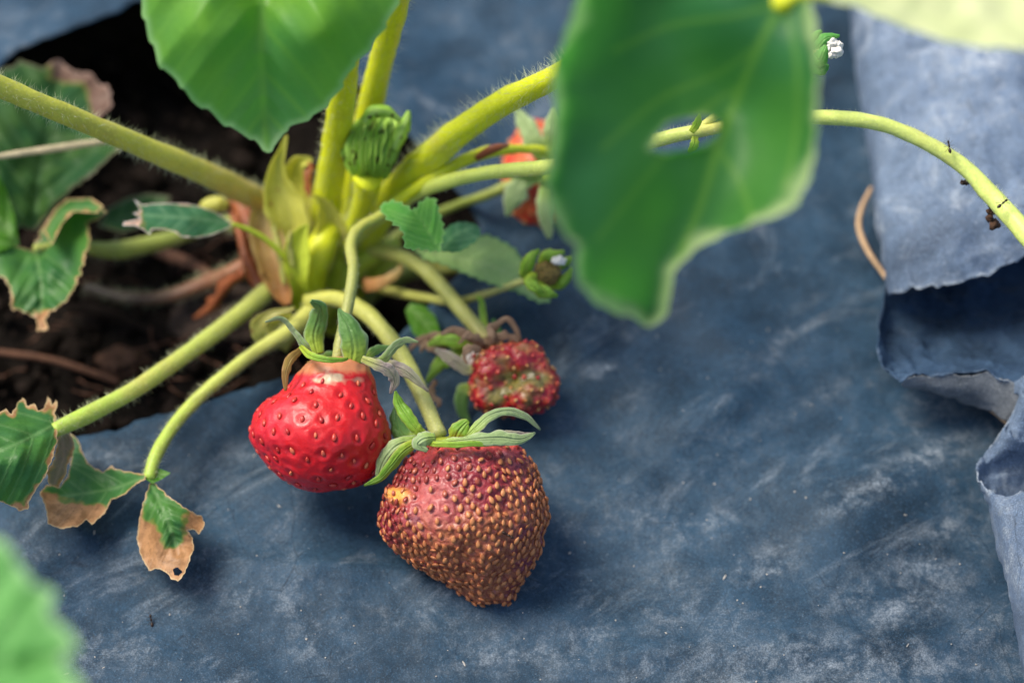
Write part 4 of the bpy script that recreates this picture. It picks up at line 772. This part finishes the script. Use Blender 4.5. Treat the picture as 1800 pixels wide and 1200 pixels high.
# --- red berry
d1 = .35
rows1 = [(629, 588, 590), (632, 556, 622), (638, 540, 640), (655, 522, 650), (672, 511, 657), (690, 491, 662), (707, 466, 667), (725, 452, 675), (742, 444, 681), (760, 440, 685), (777, 444, 686), (795, 455, 681), (812, 467, 674), (830, 484, 662), (844, 503, 645), (854, 524, 627), (861, 548, 600), (863, 570, 574)]
B1 = thing('strawberry', Dp(565, 750, d1)-np.array([0, 0, 1.3]), 'fresh glossy bright red strawberry hanging left of the rotten one', 'strawberry', 'strawberries on the plant')
P, F, TT, UU, PX, PY = berry_body(rows1, d1, .95, 380, 300)
P = P+vnorm(P, F)*np.array([.05*n3(p, .9, 2)+.02*n3(p, 2.5) for p in P])[:, None]
NN = vnorm(P, F); cand = np.where((TT > .17) & (TT < .985))[0]; cand = np.random.permutation(cand)[:14000]
idx = fps(P, 120, cand, np.random.uniform(.75, 1, len(cand))); dn = nearest(P, P[idx]); n3v = np.array([n3(p, 5, 3) for p in P])
P2 = P+NN*(-.020*np.exp(-(dn/.09)**2)+.008*np.exp(-((dn-.15)/.05)**2)+.02*n3v+.012*np.clip(dn/.3, 0, 1))[:, None]
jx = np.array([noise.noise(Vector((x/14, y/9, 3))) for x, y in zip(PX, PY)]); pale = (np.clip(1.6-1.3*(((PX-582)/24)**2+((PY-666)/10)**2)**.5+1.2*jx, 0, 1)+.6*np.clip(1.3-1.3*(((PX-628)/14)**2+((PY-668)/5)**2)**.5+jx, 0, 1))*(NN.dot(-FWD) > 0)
link('fruit_body', P2, F, berry_mat('red_berry_skin', 1), B1, {'tt': TT, 'uu': UU, 'seedd': np.exp(-(dn/.105)**4), 'pale': np.clip(pale, 0, 1)})
sm1 = [seed_mesh('seed', seedmat('seed_dark_red', (.38, .010, .012), (.55, .05, .03), .35), .046, .076, .034), seed_mesh('seed', seedmat('seed_gold', (.66, .18, .07), (.60, .10, .06), .4), .038, .068, .032)]
strew(B1, P2, NN, idx, sm1, lambda i: 1 if (TT[i] > .72 and random.random() < .6) or random.random() < .12 else 0, .016)
calyx(B1, Dp(592, 637, d1), (cm(50, 0), cm(7, 0), .42), [
    ([(545, 624, .1, 14), (536, 610, -.1, 16), (515, 581, -.2, 12), (494, 560, -.3, 10), (466, 566, -.4, 3)], 'sepal_pale', dict(tilt=.6)),
    ([(558, 622, .5, 22), (552, 590, .5, 32), (560, 560, .4, 34), (562, 540, .2, 22), (546, 529, 0, 6)], 'sepal', dict(cup=.4)),
    ([(618, 642, .0, 34), (622, 610, -.1, 46), (613, 575, -.1, 38), (600, 552, 0, 14), (596, 542, .1, 3)], 'sepal', dict(cup=.4)),
    ([(528, 616, .0, 12), (512, 630, -.2, 16), (502, 655, -.3, 15), (502, 687, -.3, 4)], 'sepal_brown', dict(tilt=.3)),
    ([(528, 608, -.1, 8), (545, 624, -.5, 12), (575, 632, -.65, 11), (602, 632, -.6, 7), (612, 630, -.5, 3)], 'sepal_lime', dict(cup=.3)),
    ([(636, 630, -.3, 12), (660, 640, -.4, 18), (682, 650, -.4, 22), (694, 668, -.3, 18), (686, 692, -.2, 3)], 'sepal_purple', dict(cup=.3)),
    ([(655, 634, .3, 14), (690, 643, .2, 20), (718, 656, .1, 18), (753, 688, .1, 3)], 'sepal_purple', dict(cup=.4)),
    ([(660, 640, .1, 12), (676, 630, 0, 16), (694, 609, 0, 16), (712, 598, 0, 13), (735, 601, 0, 3)], 'sepal_pale', dict(tilt=-.4)),
    ([(640, 632, .6, 14), (662, 615, .7, 16), (690, 608, .7, 3)], 'sepal', dict()),
    ([(560, 640, .8, 26), (590, 628, 1.0, 30), (605, 615, 1.1, 6)], 'sepal', dict())], M['sepal_brown'])
# --- rotting berry
d2 = .15
rows2 = [(770, 826, 830), (773, 780, 890), (780, 755, 902), (788, 741, 914), (807, 718, 928), (825, 707, 938), (843, 694, 946), (862, 685, 951), (880, 680, 955), (898, 673, 957), (917, 672, 958), (935, 675, 957), (953, 683, 953), (972, 700, 947), (990, 722, 937), (1005, 748, 928), (1019, 777, 920), (1034, 803, 912), (1049, 826, 904), (1056, 841, 897), (1060, 852, 890), (1062, 868, 872)]
B2 = thing('strawberry', Dp(820, 940, d2)-np.array([0, 0, 1.6]), 'large rotting strawberry with brown skin and dense tan seeds lying on the film', 'strawberry', 'strawberries on the plant')
P, F, TT, UU, PX, PY = berry_body(rows2, d2, .95, 420, 330)
P = P+vnorm(P, F)*np.array([.09*n3(p, 1.1, 2)+.07*n3(p, 2.8)+.035*n3(p, 7) for p in P])[:, None]
NN = vnorm(P, F); cand = np.random.permutation(np.where((TT > .04) & (TT < .99))[0])[:16000]
pinkf = np.exp(-(((PX-760)/42)**2+((PY-880)/48)**2)**2)
bias = 1-.45*np.clip(pinkf[cand], 0, 1)-.45*np.clip((.22-TT[cand])/.15, 0, 1)
idx = fps(P, 740, cand, bias); dn = nearest(P, P[idx])
P2 = P+NN*(-.022*np.exp(-((dn-.085)/.035)**2)+.012*np.exp(-(dn/.06)**2))[:, None]
front = NN.dot(-FWD) > 0
spot = np.exp(-(((PX-703)/17)**2+((PY-872)/15)**2)**2)*front
P2 = P2+NN*(spot*.10)[:, None]
link('fruit_body', P2, F, berry_mat('rotten_berry_skin', 2), B2, {'tt': TT, 'uu': UU, 'seedd': np.exp(-(dn/.08)**4), 'pink': np.clip(pinkf*front*.8, 0, 1), 'spot': spot})
sm2 = [seed_mesh('seed', seedmat('seed_tan', (.47, .155, .052), (.57, .235, .085), .4), .046, .076, .027), seed_mesh('seed', seedmat('seed_maroon', (.26, .035, .025), (.40, .10, .05), .35), .048, .070, .028)]
strew(B2, P2, NN, idx, sm2, lambda i: 0 if (TT[i]*.9+UU[i]*.28+random.uniform(-.2, .2) > .22) else 1, .010, .3)
calyx(B2, Dp(808, 776, d2), (cm(60, 0), cm(9, 0), .5), [
    ([(752, 766, -.5, 12), (735, 756, -.6, 18), (718, 735, -.6, 24), (702, 710, -.5, 20), (695, 687, -.5, 3)], 'sepal_lime', dict(cup=.5)),
    ([(740, 775, .4, 20), (712, 768, .4, 30), (698, 740, .5, 28), (697, 712, .6, 8)], 'sepal', dict(cup=.4)),
    ([(765, 778, -.7, 8), (800, 775, -.9, 13), (840, 771, -1.0, 20), (880, 769, -.95, 25), (915, 772, -.8, 19), (941, 760, -.5, 3)], 'sepal_pale', dict(cup=.2, ragged=.16, tilt=.2)),
    ([(740, 776, -.8, 8), (775, 781, -1.0, 10), (830, 780, -1.05, 10), (880, 779, -.9, 7), (900, 778, -.8, 3)], 'sepal_lime', dict(cup=.3)),
    ([(860, 770, -.5, 10), (890, 764, -.6, 16), (915, 764, -.5, 10), (938, 762, -.4, 3)], 'sepal_purple', dict(cup=.2)),
    ([(815, 772, -.4, 16), (838, 750, -.4, 20), (862, 730, -.3, 20), (893, 722, -.1, 18), (925, 732, .1, 13), (950, 755, .3, 3)], 'sepal_pale', dict(tilt=.5, cup=.3)),
    ([(765, 768, -.9, 14), (745, 772, -1.0, 28), (735, 782, -1.0, 20), (752, 792, -1.0, 5)], 'sepal_pale', dict(cup=.5)),
    ([(745, 772, -.6, 14), (712, 790, -.7, 22), (688, 818, -.6, 20), (668, 840, -.5, 14), (640, 853, -.4, 3)], 'sepal_lime', dict(cup=.4, tilt=.4)),
    ([(738, 772, -.1, 16), (700, 782, -.2, 26), (676, 808, -.2, 26), (664, 838, -.2, 8)], 'sepal_pale', dict(cup=.5)),
    ([(800, 772, -.3, 26), (806, 758, -.4, 34), (818, 744, -.4, 20), (824, 740, -.4, 4)], 'sepal_lime', dict(cup=.2))])
# --- small withered berry
c3 = Dp(902, 667, 2.4); r3 = cm(80, 2.4)
B3 = thing('strawberry', c3-np.array([0, 0, .9]), 'small shrivelled dark red strawberry with an olive rotten middle behind the large one', 'strawberry', 'strawberries on the plant')
lobes = [((-.55, .55, .62), .26, .40), ((.35, .75, .55), .22, .34), ((-.6, -.55, .55), .26, .45), ((.75, -.4, .45), .24, .45), ((.15, .12, 1), -.30, .26), ((-.25, -.08, 1), -.22, .22), ((.2, -.35, .9), .10, .3)]
lobes = [(np.array(d)/np.linalg.norm(d), a, s) for d, a, s in lobes]
IV6, IF6 = ico(6)
def f3(v):
    r_ = .88
    for d, a, s in lobes: r_ += a*math.exp(-((1-v.dot(d))/(s*s*.9)))
    return r_+.09*n3(v, 2.8, 5)+.06*n3(v, 6, 1)+.02*n3(v, 13, 1)
cc = np.array([0.0, 0, 0])
rot3 = [max(0, min(1, (2.0*math.exp(-((v[0]-.1)**2/.30+(v[1]+.05-.3*v[0])**2/.10))+1.3*n3(v, 3.2, 7)-.02) if v[2] > 0 else 0)) for v in IV6]
b3 = lump('fruit_body', c3, (r3, cm(70, 2.4), r3*.9), berry_mat('withered_berry_skin', 3), B3, f3, IV6, IF6, {'rot': rot3, 'tt': [0]*len(IV6), 'uu': [0]*len(IV6), 'seedd': [0]*len(IV6)})
P = np.array([tuple(v.co) for v in b3.data.vertices])/S+np.array(B3['_o']); NN = P-c3; NN /= np.linalg.norm(NN, axis=1)[:, None]
idx = fps(P, 150, np.random.permutation(len(P))[:8000])
sm3 = [seed_mesh('seed', seedmat('seed_orange', (.50, .20, .06), (.62, .34, .12), .4), .035, .048, .025), seed_mesh('seed', seedmat('seed_wine', (.40, .02, .03), (.50, .08, .04), .35), .05, .055, .03)]
strew(B3, P, NN, idx, sm3, lambda i: 0 if random.random() < .55 else 1, .012, .5)
calyx(B3, Dp(855, 606, 2.6), (cm(26, 2), cm(14, 2), .25), [
    ([(858, 606, 2.3, 10), (868, 578, 2.2, 11), (890, 560, 2.1, 9), (905, 575, 2.1, 10), (915, 600, 2.1, 4)], 'sepal_dead', dict()),
    ([(850, 610, 2.3, 12), (825, 592, 2.2, 16), (798, 580, 2.2, 14), (775, 588, 2.2, 4)], 'sepal_dead', dict()),
    ([(840, 612, 2.5, 14), (805, 600, 2.5, 28), (778, 598, 2.6, 22), (752, 606, 2.6, 6)], 'sepal_lime', dict()),
    ([(845, 640, 2.0, 10), (822, 650, 2.0, 18), (795, 632, 2.0, 24), (765, 614, 2.1, 6)], 'sepal_purple', dict()),
    ([(840, 620, 2.6, 14), (800, 628, 2.7, 30), (772, 640, 2.8, 24), (750, 672, 2.8, 5)], 'sepal_lime', dict()),
    ([(842, 622, 2.2, 24), (824, 632, 2.1, 22), (818, 620, 2.1, 12)], 'white', dict()),
    ([(835, 680, 2.8, 22), (814, 690, 2.8, 26), (812, 720, 2.8, 20), (826, 745, 2.8, 6)], 'sepal', dict()),
    ([(858, 604, 2.6, 10), (850, 560, 2.9, 12), (846, 530, 3.0, 9), (838, 520, 3.1, 3)], 'sepal_lime', dict()),
    ([(868, 606, 2.6, 10), (876, 585, 2.7, 14), (866, 560, 2.8, 6)], 'leaf_mid', dict()),
    ([(850, 606, 2.1, 8), (838, 594, 2.0, 12), (822, 590, 2.0, 10), (806, 604, 2.0, 3)], 'sepal_dead', dict(ragged=.3)), ([(866, 604, 2.1, 8), (882, 590, 2.0, 14), (900, 592, 2.0, 10), (912, 606, 2.0, 4)], 'sepal_dead', dict(ragged=.3)),
    ([(858, 606, 2.0, 8), (866, 592, 1.9, 10), (860, 574, 2.0, 8), (872, 566, 2.0, 3)], 'sepal_dead', dict(ragged=.3)), ([(846, 616, 1.9, 10), (828, 612, 1.8, 14), (816, 622, 1.8, 10), (822, 640, 1.8, 3)], 'sepal_dead', dict(ragged=.3)),
    ([(785, 606, 2.7, 8), (765, 614, 2.7, 14), (748, 604, 2.8, 12), (738, 618, 2.8, 4)], 'sepal_dead', dict(ragged=.3)), ([(766, 668, 2.6, 6), (758, 690, 2.4, 12), (772, 708, 2.2, 8), (768, 716, 2.2, 3)], 'sepal_dead', dict(ragged=.3)),
    ([(800, 600, 2.9, 8), (770, 590, 3.0, 14), (735, 600, 3.1, 12), (718, 618, 3.1, 4)], 'sepal_dead', dict())], M['sepal_dead'])
# --- half hidden berry
c4 = Dp(944, 308, 5.6)
B4 = thing('strawberry', c4-np.array([0, 0, 1.2]), 'blurred orange red strawberry half hidden behind the big leaf and stalks', 'strawberry', 'strawberries on the plant')
b4 = lump('fruit_body', c4, (cm(60, 5), cm(98, 5), .8), berry_mat('orange_berry_skin', 4), B4, lambda v: 1+.06*n3(v, 2)+.03*n3(v, 8), IV5, IF5, {'tt': [0]*len(IV5), 'uu': [0]*len(IV5), 'seedd': [0]*len(IV5)})
P = np.array([tuple(v.co) for v in b4.data.vertices])/S+np.array(B4['_o']); NN = P-c4; NN /= np.linalg.norm(NN, axis=1)[:, None]
idx = fps(P, 90, np.random.permutation(len(P))[:4000]); strew(B4, P, NN, idx, [seed_mesh('seed', seedmat('seed_yellow', (.55, .30, .10), (.5, .2, .06)), .05, .07, .04)], lambda i: 0, .01)
calyx(B4, Dp(975, 300, 4.5), (cm(34, 4), cm(34, 4), .3), [
    ([(960, 285, 4.3, 20), (940, 250, 4.1, 40), (922, 215, 4.2, 30), (905, 190, 4.4, 6)], 'sepal_pale', dict()),
    ([(970, 270, 4.2, 30), (972, 230, 4.0, 38), (975, 190, 4.0, 8)], 'sepal_pale', dict()),
    ([(955, 310, 4.3, 20), (920, 320, 4.2, 30), (905, 345, 4.2, 40), (890, 380, 4.3, 6)], 'sepal_pale', dict()),
    ([(962, 330, 4.2, 24), (960, 370, 4.1, 34), (966, 420, 4.2, 8)], 'sepal_pale', dict()),
    ([(950, 300, 4.2, 20), (925, 300, 4.1, 26), (895, 310, 4.2, 10)], 'sepal_lime', dict())], M['sepal_lime'])

# ------------------------------------------------------------------ ants and debris
def ant_mesh():
    prof = [(-1.0, .02), (-.92, .12), (-.75, .22), (-.5, .24), (-.3, .14), (-.22, .05), (-.12, .05), (-.02, .12), (.15, .15), (.32, .12), (.42, .05), (.5, .12), (.65, .18), (.82, .14), (.92, .03)]
    Pp = np.array([(0, y, .22+.03*math.sin(y*5)) for y, _ in prof]); V, F, _, _ = tube_geo(Pp, np.array([r_ for _, r_ in prof]), 10, 0)
    V = list(V)
    def limb(p, r_):
        v, f, _, _ = tube_geo(np.array(p, float), np.array([r_]*len(p)), 5, 0); q = len(V); V.extend(v); F.extend([tuple(a+q for a in g) for g in f])
    for s in (-1, 1):
        for y0, y1 in ((.3, .75), (.15, .1), (.0, -.6)): limb([(0, y0, .2), (s*.3, (y0+y1)/2, .42), (s*.6, y1, .02), (s*.72, y1+.05*np.sign(y1), 0)], .025)
        limb([(s*.05, .85, .25), (s*.2, 1.05, .38), (s*.25, 1.3, .2)], .018)
    return np.array(V), F
AV, AF = ant_mesh()
ame = bpy.data.meshes.new('ant'); 
ants = [((266, 1090), float(gdep(1090, .02)), 100, .12, 'upright', 'dark ant standing on the film below the dry leaflet'), ((1668, 258), -.15, 100, .13, '', 'ant climbing the runner at the upper right'),
        ((1762, 358), -.5, 40, .13, '', 'ant walking over the runner near the right edge'), ((893, 940), d2-1.42, -30, .10, '', 'tiny black ant on the seeds of the rotting strawberry'), ((1756, 366), .35, 130, .12, '', 'ant half hidden under the swollen part of the runner'),
        ((1700, 322), .3, 10, .12, '', 'ant clinging beneath the runner beside the brown crumbs')]
ame.from_pydata((AV*S*.13).tolist(), [], [tuple(int(a) for a in f) for f in AF]); ame.materials.append(M['ant']); ame.update()
ame.polygons.foreach_set('use_smooth', [True]*len(ame.polygons))
for (x, y), d, ang, sc, _, lab in ants:
    o = bpy.data.objects.new('ant', ame); COL.objects.link(o)
    a = math.radians(ang); yv = RGT*math.cos(a)+UPV*math.sin(a); z = -FWD*.9+np.array([0, 0, .3]);
    if y > 1000: z = np.array([0, 0, 1.0])
    z -= yv*z.dot(yv); z /= np.linalg.norm(z); xv = np.cross(yv, z)
    Mx = Matrix(((xv[0], yv[0], z[0]), (xv[1], yv[1], z[1]), (xv[2], yv[2], z[2]))).to_4x4(); Mx.translation = Vector(Dp(x, y, d)*S); o.matrix_world = Mx
    tag(o, lab, 'ant', 'ants')
V = []; F = []
for k in range(16):
    t = k/15; x = 1728+t*22+random.uniform(-7, 7); y = 335+t*62+random.uniform(-5, 5); c = Dp(x, y, .3+random.uniform(-.2, .3)); s = random.uniform(.04, .10); q = len(V); o_ = random.uniform(0, 50)
    V += [c+v*s*(1+.5*n3(v, 1.6, o_)) for v in IV]; F += [tuple(a+q for a in f) for f in IF]
for k in range(7):
    c = Dp(1690+k*7+random.uniform(-2, 2), 322+random.uniform(-4, 4), .35); s = random.uniform(.035, .06); q = len(V); o_ = random.uniform(0, 50)
    V += [c+v*s*(1+.5*n3(v, 1.6, o_)) for v in IV]; F += [tuple(a+q for a in f) for f in IF]
tag(link('dirt_crumbs', V, F, M['rot']), 'brown dirt crumbs clinging under the runner at the right', 'dirt', kind='stuff')
V = []; F = []
for k in range(230):
    px, py = random.uniform(-100, 1750), random.uniform(560, 1240)
    if inside(HOLE, np.array([px]), np.array([py]))[0] or dseg(np.array([px]), np.array([py]), HOLE, True)[0] < 20: continue
    if px > 1500 and 480 < py < 900: continue
    g = Zp(px, py, 0); h = film_h(np.array([g[0]]), np.array([g[1]]))[0]; c = np.array([g[0], g[1], h+.01]); s = random.uniform(.006, .018)*(1.5 if random.random() < .06 else 1); a = random.uniform(0, 6.3); el = random.choice([1, 1, 1.3, 1.6, 1, 1.2, 3.5]); o_ = random.uniform(0, 50)
    ca, sa = math.cos(a), math.sin(a); q = len(V)
    for v in IV:
        v = v*(1+.5*n3(v, 1.5, o_)); x_, y_ = v[0]*s*el, v[1]*s; V.append(c+np.array([x_*ca-y_*sa, x_*sa+y_*ca, v[2]*s*.5]))
    F += [tuple(a_+q for a_ in f) for f in IF]
tag(link('debris_specks', V, F, M['debris']), 'tiny pale specks and chips of debris scattered over the film', 'debris', kind='stuff')
for o in bpy.data.objects:
    if '_o' in o.keys(): del o['_o']
print('objects', len(bpy.data.objects), 'verts', sum(len(m.vertices) for m in bpy.data.meshes))
